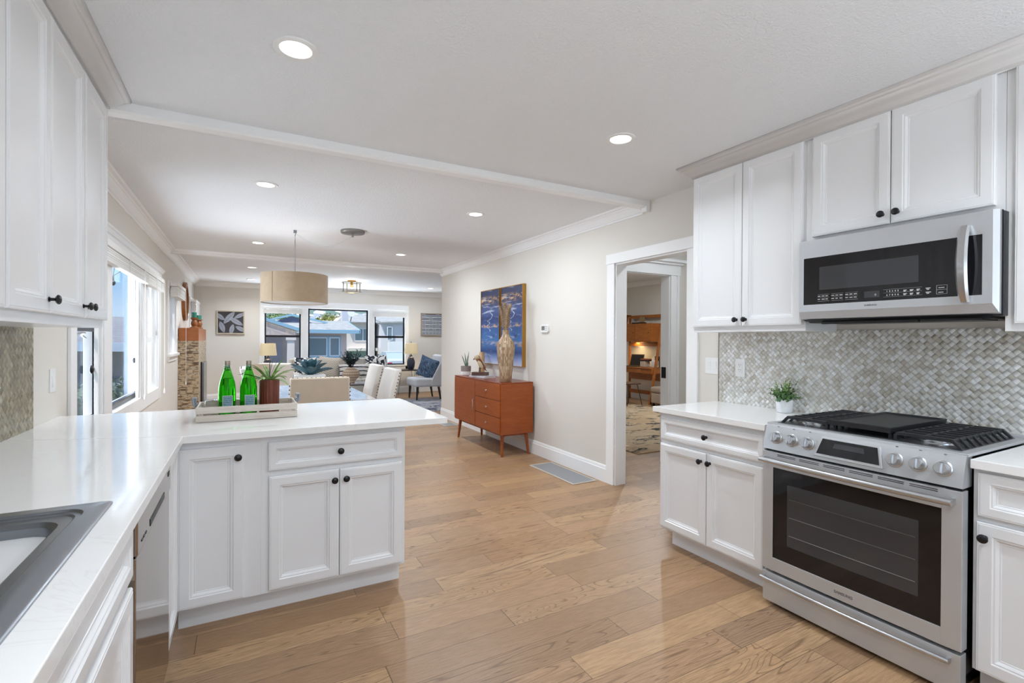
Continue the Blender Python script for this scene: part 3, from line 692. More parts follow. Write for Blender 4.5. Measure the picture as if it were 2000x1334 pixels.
downlight('recessed light between ceiling beam and drum pendant, fireplace side', .148, 4.23, 9)
downlight('recessed light beyond the beam, above the console side', 1.923, 4.24, 20)
downlight('recessed light just above the drum pendant, left of its wire', .156, 6.86, KP_)
downlight('recessed light between the pendant canopy and the far beam', 1.936, 6.80, KP_)
downlight('recessed light beyond the far beam, first behind the pendant', .122, 9.30, KP_)
downlight('recessed light closest to the framed leaf print', .131, 11.20, 12)
downlight('recessed light over the armchair corner of the lounge', 3.831, 10.96, 14)
downlight('recessed light over the kitchen sink side, behind the viewer', .185, .15, 9); downlight('recessed light over the near range side, behind the viewer', 1.943, .15, 9)
downlight('unseen recessed light added to brighten the office', 6.4, 6.4, 42, 2.70); downlight('recessed light in the hall ceiling', 3.7, 3.0, 6)  # office fitting is unseen, added to light that room

# ================================================================== RANGE
RW = .806
def text(body, size, loc, rot, m, par, name='lettering', ext=.0004, bold=0, align='CENTER'):
    c = bpy.data.curves.new(name, 'FONT'); c.body = body; c.size = size; c.extrude = ext; c.align_x = align; c.align_y = 'CENTER'; c.offset = bold
    c.materials.append(m); o = bpy.data.objects.new(name, c); COL.objects.link(o); o.location = loc; o.rotation_euler = rot
    if par: o.parent = par
    bpy.context.view_layer.update()
    me = bpy.data.meshes.new_from_object(o.evaluated_get(bpy.context.evaluated_depsgraph_get()))
    q_ = bpy.data.objects.new(name, me); COL.objects.link(q_); q_.location = loc; q_.rotation_euler = rot
    if par: q_.parent = par
    bpy.data.objects.remove(o); return tag(q_, kind='stuff') if 0 else q_
rg = thing('range', 'stainless steel slide-in gas range with black oven window', 'range', (2.40, 1.604, 0), -PI/2)
mb = MB(); mb.box(.012, RW-.012, .03, .60, .07, .90); mb.build('body', mat('dark_steel', C(92, 93, 97), .35, .9), rg)
# oven door (slightly bowed, framed window)
def bow(x): return -.030-.016*math.sin(PI*x/RW)**.6*.35
def bowed(mb, x0, x1, z0, z1, y_back, off=0, n=14):
    fr = [(x0+(x1-x0)*i/n) for i in range(n+1)]
    lo = [(x, bow(x)+off) for x in fr]; poly = lo+[(x1, y_back), (x0, y_back)]
    mb.loft([[(x, y, z0) for x, y in poly], [(x, y, z1) for x, y in poly]])
mb = MB(); g = (.055, RW-.062, .252, .712)
bowed(mb, .0, g[0], .185, .790, .02, n=2); bowed(mb, g[1], RW, .185, .790, .02, n=2); bowed(mb, g[0], g[1], .185, g[2], .02); bowed(mb, g[0], g[1], g[3], .790, .02)
od = mb.build('oven_door', m_steel, rg, bevel=.002)
mb = MB(); bowed(mb, g[0]-.002, g[1]+.002, g[2]-.002, g[3]+.002, .01, .004); mb.build('glass', m_blackglass, od)
mb = MB(); bowed(mb, .13, .67, .335, .64, .0, .0035); mb.build('inner_window', m_greyglass, od)
mb = MB()
for z in (.39, .48, .57): mb.tube([(.14, bow(.14)+.0025, z), (.4, bow(.4)+.0025, z), (.66, bow(.66)+.0025, z)], .0012, 5)
tag(mb.build('oven_rack', mat('rack_wire', C(120, 120, 122), .4, .6), od))
def bar(name, par, z, x0, x1, off, r, m):
    mb = MB(); n = 16; pts = [(x0+(x1-x0)*i/n, bow(x0+(x1-x0)*i/n)-off-.010*math.sin(PI*i/n), z) for i in range(n+1)]; mb.tube(pts, r, 14)
    for i in (0, n): p = pts[i]; mb.box(p[0]-.012 if i else p[0], p[0] if i else p[0]+.012, p[1], -.028, z-r*.8, z+r*.8)
    return mb.build(name, m, par, smooth=True)
bar('handle', od, .750, .005, RW-.020, .035, .013, m_chrome)
mb = MB()
for i in range(6):
    x = .08+i*.112
    for z in (.773, .780): mb.box(x, x+.092, bow(x)-.0155 if False else bow(x+.045)-.001, bow(x+.045)+.02, z, z+.0025)
mb.build('vent_slot', m_black, od)
text('SAMSUNG', .017, (.395, bow(.39)-.0007, .217), (PI/2, 0, 0), m_textd, od, bold=.0006)
# storage drawer
mb = MB(); bowed(mb, .002, RW-.002, .022, .170, .02, .002); dr = mb.build('drawer', m_steel, rg, bevel=.002)
bar('handle', dr, .141, .005, RW-.030, .020, .010, m_chrome)
mb = MB(); mb.box(.02, RW-.02, .01, .05, .17, .187); mb.box(.03, RW-.03, .04, .5, 0, .07); mb.build('plinth', m_black, rg)
# control panel (slanted)
def pan(x): return -.030-.006*math.sin(PI*x/RW)
PZ0, PZ1, PT = .802, .925, .030          # lean back by PT over the height
def pp(x, t, off=0): return (x, pan(x)+PT*t**1.2-off, PZ0+(PZ1-PZ0)*t)
mb = MB(); lo = []
n = 12
for i in range(n+1):
    x = RW*i/n; lo.append([(x, .05, PZ0), pp(x, 0), pp(x, .35), pp(x, .7), (x, pan(x)+PT+.001, PZ1-.006), (x, pan(x)+PT+.012, PZ1+.001), (x, .05, PZ1+.001)])
mb.loft(lo); cp = mb.build('control_panel', m_steel, rg, smooth=30)
mb = MB(); mb.box(.006, RW-.006, -.012, .03, .790, .803); mb.build('shadow_gap', m_black, rg)
mb = MB()
q = [(.262, .13), (.548, .13), (.530, .86), (.288, .86)]
pr = []
for off in (-.004, .011): pr.append([pp(x, t, off) for x, t in q])
mb.loft([pr[0], pr[1]]); dp = mb.build('display_bezel', m_steel, cp, bevel=.003)
q = [(.275, .24), (.535, .24), (.520, .80), (.295, .80)]; mb = MB(); mb.loft([[pp(x, t, .010) for x, t in q], [pp(x, t, .0125) for x, t in q]]); ds = mb.build('display', m_blackglass, cp)
q = [(.345, .52), (.475, .52), (.470, .70), (.350, .70)]; mb = MB(); mb.loft([[pp(x, t, .0124) for x, t in q], [pp(x, t, .0130) for x, t in q]]); mb.build('readout', m_greyglass, ds)
tilt = math.atan2(PT, PZ1-PZ0)
for x in (.066, .146, .226, .584, .664, .744):
    k = bpy.data.objects.new('burner_knob', None); 
    mb = MB(); mb.lathe([(.030, 0), (.031, -.006), (.027, -.009)], n=28, ax='y'); mb.lathe([(.0245, -.008), (.0235, -.030), (.021, -.034), (.004, -.034)], n=12, ax='y')
    mb.hexa([(-.0075, -.034, -.022), (.0075, -.034, -.022), (-.009, -.02, -.024), (.009, -.02, -.024), (-.0065, -.036, .020), (.0065, -.036, .020), (-.008, -.02, .023), (.008, -.02, .023)] if False else [(-.004, -.044, -.020), (.004, -.044, -.020), (-.009, -.030, -.022), (.009, -.030, -.022), (-.004, -.044, .018), (.004, -.044, .018), (-.009, -.030, .021), (.009, -.030, .021)])
    bpy.data.objects.remove(k)
    k = mb.build('burner_knob', m_chrome, cp, smooth=30); k.location = pp(x, .50, 0); k.rotation_euler = (-tilt, 0, 0)
    mb = MB(); x_, y_, z_ = pp(x, .96, .0005); mb.box(x_-.004, x_+.004, y_-.0005, y_+.002, z_-.004, z_-.001); mb.build('mark', m_textd, cp)
# cooktop
mb = MB(); mb.box(-.004, RW+.004, .008, .618, .917, .930); mb.prism([(.612, .925), (.624, .925), (.624, .945), (.612, .94)], 'x', 0, RW); ct = mb.build('cooktop', m_steel, rg, bevel=.003)
mb = MB(); mb.box(.03, RW-.03, .045, .59, .9295, .9315); mb.build('burner_well', mat('well_steel', C(120, 121, 124), .35, .8), ct)
for x, y, r in ((.15, .17, .045), (.15, .45, .04), (.40, .31, .05), (.655, .17, .052), (.655, .45, .038)):
    mb = MB(); mb.lathe([(r+.012, .931), (r+.010, .938), (r, .940), (r, .946), (r*.92, .950), (.002, .951)], (x, y, 0), 24); b_ = mb.build('burner', m_chrome, ct, smooth=True)
    mb = MB(); mb.lathe([(r*.8, .950), (r*.8, .956), (r*.74, .959), (.002, .959)], (x, y, 0), 24); mb.build('burner_cap', m_iron, b_, smooth=True)
def grate(par, x0, x1, y0, y1, flare0, flare1):
    z0, z1 = .9315, .968; mb = MB()
    def rib(y, w=.0055):
        mb.loft([[(x0-flare0, y-w, z0), (x0-flare0, y+w, z0), (x0-flare0+.012, y+w, z0), (x0-flare0+.012, y-w, z0)],
                 [(x0, y-w, z1-.012), (x0, y+w, z1-.012), (x0+.012, y+w, z1-.016), (x0+.012, y-w, z1-.016)],
                 [(x0+.012, y-w, z1), (x0+.012, y+w, z1), (x0+.018, y+w, z1-.014), (x0+.018, y-w, z1-.014)],
                 [(x1-.012, y-w, z1), (x1-.012, y+w, z1), (x1-.018, y+w, z1-.014), (x1-.018, y-w, z1-.014)],
                 [(x1, y-w, z1-.012), (x1, y+w, z1-.012), (x1-.012, y+w, z1-.016), (x1-.012, y-w, z1-.016)],
                 [(x1+flare1, y-w, z0), (x1+flare1, y+w, z0), (x1+flare1-.012, y+w, z0), (x1+flare1-.012, y-w, z0)]])
    N = 9
    for i in range(N):
        rib(y0+(y1-y0)*i/(N-1), .009 if i in (0, N-1) else .0055)
    xm = (x0+x1)/2
    for x in (xm,): mb.box(x-.005, x+.005, y0, y1, z1-.014, z1)
    mb.box(x0+.010, x0+.020, y0, y1, z1-.016, z1-.002); mb.box(x1-.020, x1-.010, y0, y1, z1-.016, z1-.002)
    return mb.build('grate', m_iron, par, bevel=.0015)
grate(ct, .055, .268, .075, .575, .022, .0); grate(ct, .54, .752, .075, .575, .0, .022)
mb = MB(); mb.box(.285, .525, .07, .575, .9315, .955); mb.box(.30, .51, .085, .56, .93, .94); grl = grate(ct, .285, .525, .09, .56, 0, 0)
mb = MB()
L = [[(a, b, .958) for a, b in ((.276, .055), (.532, .055), (.532, .59), (.276, .59))], [(a, b, .982) for a, b in ((.272, .05), (.536, .05), (.536, .595), (.272, .595))],
     [(a, b, .982) for a, b in ((.280, .066), (.528, .066), (.528, .587), (.280, .587))], [(a, b, .974) for a, b in ((.288, .085), (.520, .085), (.520, .58), (.288, .58))]]
mb.loft(L); gp = mb.build('griddle_plate', m_iron, ct, bevel=.002)

# ================================================================== MICROWAVE
MW = .800
mw = thing('microwave', 'stainless steel over-the-range microwave with curved handle', 'microwave', (2.64, 1.584, 0), -PI/2)
mb = MB(); mb.box(.006, MW+.006, .038, .394, 1.462, 1.886); mb.build('body', mat('micro_case', C(70, 71, 75), .35, .7), mw, bevel=.003)
mb = MB(); mb.box(.004, MW+.002, .030, .040, 1.468, 1.889); mb.build('gasket', m_black, mw)
g = (.024, .750, 1.548, 1.796); z0, z1 = 1.512, 1.889
mb = MB(); mb.loft([[(0, .03, 1.470), (MW, .03, 1.470), (MW, .03, 1.889), (0, .03, 1.889)], [(0, .012, 1.474), (MW, .012, 1.474), (MW, .012, 1.889), (0, .012, 1.889)],
                    [(0, 0, z0), (MW-.018, 0, z0), (MW-.018, 0, 1.889), (0, 0, 1.889)]], cap1=False)
for c_ in rect_cells(0, MW-.018, z0, z1, [g]): mb.box(c_[0], c_[1], 0, .004, c_[2], c_[3])
md = mb.build('door', m_steel, mw)
mb = MB(); mb.box(g[0], g[1], .001, .006, g[2], g[3]); gl = mb.build('glass', m_blackglass, md)
mb = MB(); mb.box(.105, .535, .0003, .003, 1.622, 1.742); mb.build('inner_window', m_greyglass, md)
mb = MB(); n = 16; pts = [(.700, -.012-.038*math.sin(PI*i/n)**.7, 1.520+.318*i/n) for i in range(n+1)]
L = []
for i, p in enumerate(pts):
    h = .017+.003*math.sin(PI*i/n); L.append([(p[0]-h, p[1], p[2]), (p[0]-h*.6, p[1]-.010, p[2]), (p[0]+h*.6, p[1]-.010, p[2]), (p[0]+h, p[1], p[2]), (p[0]+h*.7, p[1]+.010, p[2]), (p[0]-h*.7, p[1]+.010, p[2])])
mb.loft(L); mb.box(.690, .710, -.014, .002, 1.522, 1.545); mb.box(.690, .710, -.014, .002, 1.812, 1.836); mb.build('handle', m_chrome, md, smooth=50)
# keypad
kp = MB()
def words(x, z, n, w, dx): 
    for i in range(n): kp.box(x+i*dx, x+i*dx+w*R.uniform(.75, 1), .0004, .001, z, z+.0035)
for bx, nw in ((.098, 3), (.166, 3), (.232, 3)):
    for z in (1.572, 1.588): words(bx, z, nw, .015, .0195)
    kp.box(bx, bx+.057, .0005, .001, 1.5635, 1.5642); kp.box(bx, bx+.057, .0005, .001, 1.582, 1.5826); kp.box(bx, bx+.057, .0005, .001, 1.598, 1.5986)
for bx in (.478, .503, .528):
    for z in (1.572, 1.588): words(bx, z, 1, .014, .02); words(bx+.001, z-.0045, 1, .010, .02)
for z in (1.572, 1.590): words(.562, z, 1, .022, .02); words(.565, z-.0055, 1, .012, .02)
kp.box(.398, .548, .0005, .001, 1.5985, 1.599); kp.box(.398, .548, .0005, .001, 1.5825, 1.583); kp.box(.398, .548, .0005, .001, 1.564, 1.5645)
for a in (.600, .6365): kp.box(a, a+.0008, .0004, .001, 1.562, 1.600)
for z in (1.562, 1.581, 1.6): kp.box(.600, .637, .0004, .001, z, z+.0008)
words(.607, 1.588, 1, .022, 1); words(.607, 1.568, 1, .022, 1); kp.build('keypad', m_text, gl)
text('1  2  3  4  5', .0105, (.4355, .0004, 1.590), (PI/2, 0, 0), m_text, gl, 'digits', bold=.0002); text('6  7  8  9  0', .0105, (.4355, .0004, 1.572), (PI/2, 0, 0), m_text, gl, 'digits', bold=.0002)
mb = MB(); mb.box(.317, .383, .0003, .001, 1.566, 1.597); mb.build('readout', m_greyglass, gl)
text('0', .014, (.366, 0, 1.578), (PI/2, 0, 0), m_text, gl, 'digits')
text('SAMSUNG', .012, (.345, -.0003, 1.530), (PI/2, 0, 0), m_textd, md, bold=.0003)
mb = MB(); mb.prism([(.05, 1.452), (.39, 1.452), (.39, 1.468), (.02, 1.468)], 'x', .03, MW-.03); mb.box(.10, .52, .035, .06, 1.445, 1.456); mb.box(.53, .74, .04, .2, 1.447, 1.456); mb.build('underside_vent', m_black, mw)

# ================================================================== SMALL KITCHEN THINGS
m_leaf1 = NT('grey_green_leaf'); f = m_leaf1.noise(m_leaf1.obj(), 40, 2); h = m_leaf1.sep(m_leaf1.obj())
m_leaf1.set(Base_Color=m_leaf1.ramp(m_leaf1.math('ADD', m_leaf1.math('MULTIPLY', f, .6), m_leaf1.math('MULTIPLY', h[2], 2.4)), [(.35, C(62, 96, 74)), (.6, C(96, 136, 78)), (.85, C(150, 182, 84))]), Roughness=.5); m_leaf1 = m_leaf1.m
m_stem = mat('plant_stem', C(96, 116, 62), .6); m_soil = mat('soil', C(60, 46, 36), .9); m_moss = mat('moss', C(70, 90, 50), .9)
pt = thing('potted_plant', 'small bushy green plant in a white pot on the right counter', 'potted plant', (2.932, 1.845, .9142))
mb = MB(); mb.lathe([(.040, 0), (.043, .002), (.048, .078), (.048, .082), (.044, .082), (.043, .070)], n=28, cap=True); mb.build('pot', mat('matte_white_pot', C(236, 237, 240), .5), pt, smooth=35)
mb = MB(); mb.lathe([(.043, .068), (.02, .074), (.001, .075)], n=16); mb.build('soil', m_moss, pt)
st = MB(); lf = MB()
for k in range(46):
    a = R.uniform(0, 2*PI); el = R.uniform(.15, 1.45)**1; L = R.uniform(.065, .115)*(1 if el < 1 else 1.2); bp_ = Vector((R.uniform(-.02, .02), R.uniform(-.02, .02), .075))
    d = Vector((math.cos(a)*math.cos(el), math.sin(a)*math.cos(el), math.sin(el))); nseg = 8; pts = []
    for i in range(nseg+1):
        t = i/nseg; pts.append(bp_+d*L*t+Vector((0, 0, -.02*t*t*math.cos(el)+.012*t)))
    st.tube(pts, .0012, 4)
    for i in range(2, nseg+1):
        for sg in (-1, 1):
            s_ = (1.25-.75*i/nseg)*R.uniform(.8, 1.15); side = d.cross(Vector((0, 0, 1))).normalized()*sg*math.cos(i*1.6)+Vector((0, 0, 1))*sg*math.sin(i*1.6)
            lf.leaf(pts[i], (side+d*.5+Vector((0, 0, .2))), .022*s_, .016*s_, .2, 3, up=(d.x*.6, d.y*.6, .8), fold=.15)
st.build('stem', m_stem, pt); lf.build('foliage', m_leaf1, pt, smooth='leaf')

# tray with bottles, glasses, succulent
tr = thing('serving_tray', 'whitewashed slatted wooden tray on the peninsula', 'tray', (.026, 3.14, .914))
hw, hd = .242, .138
mb = MB(); mb.box(-hw+.004, hw-.004, -hd+.004, hd-.004, .006, .014); mb.build('tray_base', m_white_wood, tr)
for y in (-hd, hd-.009):
    for z in (.002, .045): mb = MB(); mb.box(-hw, hw, y, y+.009, z, z+.034); mb.build('side_slat', m_white_wood, tr, bevel=.001)
for x in (-hw+.001, hw-.011):
    for z in (.002, .045): mb = MB(); mb.box(x, x+.010, -hd+.009, hd-.009, z, z+.034); mb.build('end_slat', m_white_wood, tr, bevel=.001)
mb = MB()
for x in (-hw+.012, hw-.026):
    for y in (-hd+.010, hd-.024): mb.box(x, x+.014, y, y+.014, .003, .079)
mb.build('corner_post', m_white_wood, tr)
m_pewter = mat('pewter', C(138, 142, 148), .4, .8)
for x in (-hw-.004, hw+.004):
    mb = MB(); s_ = 1 if x > 0 else -1; mb.tube([(x, -.05, .07), (x+s_*.012, -.05, .088), (x+s_*.012, -.05, .108), (x+s_*.012, .05, .108), (x+s_*.012, .05, .088), (x, .05, .07)], .006, 8); mb.box(x-.002, x+.002, -.06, .06, .05, .085)
    mb.box(min(x, x+s_*.02), max(x, x+s_*.02), -.04, .04, .1, .118); mb.build('handle', m_pewter, tr, smooth=40)
# bottle
n = NT('paper_label'); q = n.sep(n.obj()); zz = n.math('MULTIPLY', q[2], 1); a = n.math('LESS_THAN', n.math('FRACT', n.math('MULTIPLY', q[2], 95)), .3); b = n.math('GREATER_THAN', n.noise(n.mapv(n.obj(), (260, 260, 95)), 1, 1), .48)
mar = n.math('MULTIPLY', n.math('LESS_THAN', n.math('ABSOLUTE', q[0]), .021), n.math('MULTIPLY', n.math('GREATER_THAN', q[2], .052), n.math('LESS_THAN', q[2], .108)))
inner = n.mix(n.math('MULTIPLY', n.math('MULTIPLY', a, b), .8), C(128, 164, 176), C(30, 58, 84)); n.set(Base_Color=n.mix(mar, C(190, 204, 200), inner), Roughness=.5); m_label = n.m
n = NT('neck_label'); n.set(Base_Color=n.ramp(n.noise(n.obj(), 160, 2), [(.45, C(74, 104, 128)), (.55, C(196, 206, 208))]), Roughness=.45); m_neck = n.m
bt = thing('water_bottle', 'green glass sparkling water bottle beside the clear tumbler, left in the tray', 'bottle', (-.078, 3.13, .929), R.uniform(0, .1), 'green glass bottles in the tray')
out = [(.030, 0), (.041, .003), (.0435, .012), (.0435, .135), (.0425, .155), (.0385, .180), (.0315, .207), (.0225, .236), (.0165, .256), (.0142, .268), (.0138, .290)]
inn = [(r-.0025, z) for r, z in out if z > .005]
mb = MB(); mb.lathe(out+[(.0118, .290)]+inn[::-1][1:]+[(.035, .008), (.002, .009)], n=40, cap=True); mb.build('bottle_glass', m_green, bt, smooth=35)
mb = MB(); mb.lathe([(.002, .0095), (.034, .0085)]+[(r-.0002, z) for r, z in inn if z < .2]+[(.0305, .2035), (.002, .2035)], n=32); mb.build('water', glass('water', C(150, 240, 120), 0, 1.33), bt, smooth=35)
mb = MB(); mb.lathe([(.0145, .276), (.0150, .278), (.0150, .298), (.0138, .301), (.002, .301)], n=24); mb.build('cap', mat('bottle_cap', C(168, 156, 142), .35, .6), bt, smooth=35)
mb = MB(); mb.lathe([(.0147, .246), (.0143, .258), (.0142, .274)], n=24, cap=False); mb.build('neck_label', m_neck, bt, smooth=True)
mb = MB(); rows = []
for z in (.048, .112): rows.append([(.0439*math.sin(t*PI/180), -.0439*math.cos(t*PI/180), z) for t in range(-34, 35, 4)])
mb.loft(rows, closed=False); mb.build('label', m_label, bt, smooth=True, loc=None)
b2 = dup(bt, (.026, 3.12, .929), .15, 'green glass sparkling water bottle beside the wooden pot, right in the tray')
# tumblers
def tumbler(label, loc):
    t = thing('glass_tumbler', label, 'glass', loc, 0, 'clear tumblers in the tray')
    mb = MB(); mb.lathe([(.038, 0), (.0385, .001), (.030, .082), (.027, .086), (.002, .086), (.002, .080), (.026, .080), (.0365, .001)], n=32, cap=True); mb.build('bowl', m_clear, t, smooth=35); return t
tumbler('clear upturned glass tumbler left of the green bottles', (-.155, 3.18, .929)); tumbler('clear upturned glass tumbler between the two green bottles', (-.022, 3.20, .929))
sp = thing('potted_succulent', 'spiky green plant in a ribbed red-brown wooden pot in the tray', 'potted plant', (.131, 3.135, .929))
mb = MB(); N_ = 44; L = []
for z, r in ((0, .050), (.19, .052), (.19, .046), (.178, .045)):
    L.append([((r+(.0013 if (k % 2 and r > .047) else 0))*math.cos(2*PI*k/N_), (r+(.0013 if (k % 2 and r > .047) else 0))*math.sin(2*PI*k/N_), z) for k in range(N_)])
mb.loft(L); mb.build('pot', m_pot, sp)
mb = MB(); mb.lathe([(.044, .176), (.001, .18)], n=16); mb.build('soil', m_soil, sp)
n = NT('green_blade'); q = n.gen(); n.set(Base_Color=n.ramp(n.noise(n.obj(), 30, 2), [(.35, C(92, 138, 62)), (.65, C(160, 190, 112))]), Roughness=.45); m_blade = n.m
mb = MB()
for k in range(17):
    a = 2*PI*k/17*2.4+R.uniform(-.2, .2); el = R.uniform(.35, 1.3); L = R.uniform(.11, .185)
    mb.leaf((.012*math.cos(a), .012*math.sin(a), .176), (math.cos(a)*math.cos(el), math.sin(a)*math.cos(el), math.sin(el)), L, R.uniform(.030, .040), R.uniform(.35, .9), 8, prof=lambda t: (1-t)**.6*(.65+.5*t), fold=.35)
mb.build('foliage', m_blade, sp, smooth='leaf')
mb = MB(); [mb.leaf((0, 0, .18), (R.uniform(-.3, .4), R.uniform(-.3, .3), 1), R.uniform(.12, .15), .005, .5, 6) for _ in range(5)]; mb.build('stalk', mat('dark_stalk', C(70, 84, 80), .6), sp, smooth='leaf')

# floor registers
def register(label, x0, x1, y0, y1):
    t = thing('floor_vent', label, 'floor vent', ((x0+x1)/2, (y0+y1)/2, 0), 0, 'floor vents by the right wall'); a, b = (x1-x0)/2, (y1-y0)/2
    mb = MB(); 
    for c_ in rect_cells(-a, a, -b, b, [(-a+.02, a-.02, -b+.02, b-.02)]): mb.box(c_[0], c_[1], c_[2], c_[3], 0, .007)
    mb.build('frame', mat('vent_paint', C(196, 188, 176), .4), t, bevel=.002)
    n = NT('vent_grid'); p = n.sep(n.obj()); fx = n.math('FRACT', n.math('MULTIPLY', p[0], 62)); fy = n.math('FRACT', n.math('MULTIPLY', p[1], 100)); hole = n.math('MULTIPLY', n.math('GREATER_THAN', fx, .35), n.math('GREATER_THAN', fy, .45))
    n.set(Base_Color=n.mix(hole, C(176, 178, 182), C(40, 42, 48)), Metallic=.2, Roughness=.4); n.bump(hole, .6, .003)
    mb = MB(); mb.box(-a+.018, a-.018, -b+.018, b-.018, .0005, .0045); mb.build('grille', n.m, t); return t
register('long grey metal floor vent by the baseboard next to the doorway', 2.70, 2.985, 3.73, 4.53)
register('small dark floor vent just beyond the peninsula end', 2.74, 2.97, 7.15, 7.45)

# ================================================================== CONSOLE AND WHAT STANDS ON IT
sb = thing('sideboard', 'orange wooden sideboard on tapered legs against the beige wall', 'sideboard', (2.575, 6.335, 0), -PI/2)
SW, SD, S0, S1 = 1.385, .425, .262, .858
mb = MB(); mb.box(0, SW, .0, SD, S0, S1-.014); mb.build('body', m_teak, sb, bevel=.002)
mb = MB(); mb.box(-.003, SW+.003, -.006, SD, S1-.014, S1); mb.build('top', m_teak_d, sb, bevel=.003)
mb = MB(); mb.box(.012, .688, -.012, .001, S0+.014, S1-.022); d = mb.build('door', m_teak, sb, bevel=.002)
mb = MB(); mb.tube([(.655, -.012, .47), (.655, -.03, .47), (.655, -.03, .60), (.655, -.012, .60)], .0045, 8); mb.build('handle', m_chrome, d, smooth=True)
for a, b in ((.652, .838), (.458, .644), (S0+.014, .450)):
    mb = MB(); mb.box(.698, SW-.014, -.012, .001, a, b); dd = mb.build('drawer', m_teak, sb, bevel=.002)
    mb = MB(); mb.lathe([(.005, -.012), (.005, -.022), (.012, -.026), (.010, -.032), (.002, -.034)], (1.035, 0, (a+b)/2), 14, 'y'); mb.build('knob', m_chrome, dd, smooth=True)
for x, y in ((.075, .055), (SW-.075, .055), (.075, SD-.055), (SW-.075, SD-.055)):
    dx = (-1 if x < .5 else 1)*.03; dy = (-1 if y < .2 else 1)*.02
    mb = MB(); mb.tube([(x+dx, y+dy, 0), (x, y, S0)], .02, 14, taper=[.013, .023]); mb.build('leg', m_teak, sb, smooth=True)
mb = MB(); mb.box(.05, SW-.05, .05, .07, S0-.03, S0); mb.box(.05, SW-.05, SD-.07, SD-.05, S0-.03, S0); mb.box(.06, .08, .05, SD-.05, S0-.03, S0); mb.box(SW-.08, SW-.06, .05, SD-.05, S0-.03, S0); mb.build('apron', m_teak_d, sb)
ZT = S1+.0005
# tall mosaic vase with pampas grass
n = NT('shell_mosaic_vase'); q = n.sep(n.obj()); ang = n.math('ARCTAN2', q[1], q[0]); u = n.math('MULTIPLY', ang, 7.5); v = n.math('MULTIPLY', q[2], 27)
iv = n.math('FLOOR', v); u = n.math('ADD', u, n.math('MULTIPLY', n.white(n.vec(iv, 1, 1)), 3)); iu = n.math('FLOOR', u); h = n.white(n.vec(iu, iv, 2))
fe = n.math('MINIMUM', n.math('FRACT', u), n.math('FRACT', v)); st = n.noise(n.mapv(n.obj(), (60, 60, 12)), 3, 3)
n.set(Base_Color=n.mix(n.math('MULTIPLY', st, .4), n.ramp(h, [(0, C(124, 98, 78)), (.3, C(158, 130, 102)), (.6, C(182, 154, 120)), (.85, C(200, 178, 150)), (1, C(146, 122, 98))]), C(120, 92, 66)), Roughness=.35)
n.bump(n.math('GREATER_THAN', fe, .06), .3, .002); m_vase = n.m
vs = thing('mosaic_vase', 'tall brown shell-mosaic vase on the sideboard', 'vase', (2.70, 5.08, ZT))
mb = MB(); mb.lathe([(.066, 0), (.070, .004), (.078, .11), (.089, .21), (.101, .335), (.106, .40), (.102, .44), (.090, .475), (.064, .508), (.046, .535), (.041, .56), (.042, .585), (.047, .605), (.043, .606), (.037, .58), (.038, .5)], n=36); mb.build('body', m_vase, vs, smooth=50)
pg = thing('pampas_grass', 'dry beige pampas grass plumes in the mosaic vase', 'dried grass', (2.70, 5.08, ZT+.50))
n = NT('pampas'); n.set(Base_Color=n.ramp(n.noise(n.obj(), 60, 3), [(.35, C(150, 122, 94)), (.65, C(200, 176, 148))]), Roughness=.9); m_pam = n.m
for dx, dy, L in ((-.02, .055, .36), (.0, .02, .40), (.02, -.02, .38), (-.01, -.045, .33), (.025, .035, .34)):
    mb = MB(); tip = Vector((dx*1.6, dy*1.8, L)); pts = [Vector((dx*.4, dy*.3, .0)), Vector((dx*.6, dy*.5, .12)), Vector((dx, dy, .24)), tip]; mb.tube(pts, .002, 5)
    for k in range(520):
        t = R.uniform(.25, .97); i = min(2, int(t*3)); p = pts[i].lerp(pts[i+1], t*3-i); a = R.uniform(0, 2*PI)
        mb.leaf(p, (math.cos(a)*.5, math.sin(a)*.5, 1), R.uniform(.05, .085), .006, .15, 3)
    mb.build('plume', m_pam, pg, smooth='leaf')
# snake plant
sn = thing('potted_snake_plant', 'small snake plant in a grey and white pot on the sideboard', 'potted plant', (2.70, 6.25, ZT)); sn.scale = (1.2, 1.2, 1.2)
mb = MB(); mb.lathe([(.050, 0), (.054, .004), (.057, .045)], n=28, cap=True); mb.build('pot_base', m_white, sn, smooth=35)
mb = MB(); mb.lathe([(.057, .045), (.059, .105), (.054, .105), (.052, .06)], n=28, cap=True); mb.build('pot', mat('grey_concrete', C(150, 138, 132), .8), sn, smooth=35)
n = NT('snake_leaf'); b = n.noise(n.mapv(n.obj(), (20, 20, 90)), 1.5, 3); n.set(Base_Color=n.ramp(b, [(.4, C(36, 62, 48)), (.6, C(84, 112, 82))]), Roughness=.4)
mb = MB()
for dx, dy, L in ((.1, 1.15, .20), (0, .25, .17), (.1, -.22, .19), (-.1, -.55, .15), (.0, -.9, .08), (.3, .6, .12)): mb.leaf((.0, dy*.015, .095), (dx, dy, 1.1), L, .036, .06, 7, prof=lambda t: (1-t**2.2)*(.6+.6*t), fold=.2, up=(1, 0, 0))
mb.build('foliage', n.m, sn, smooth='leaf')
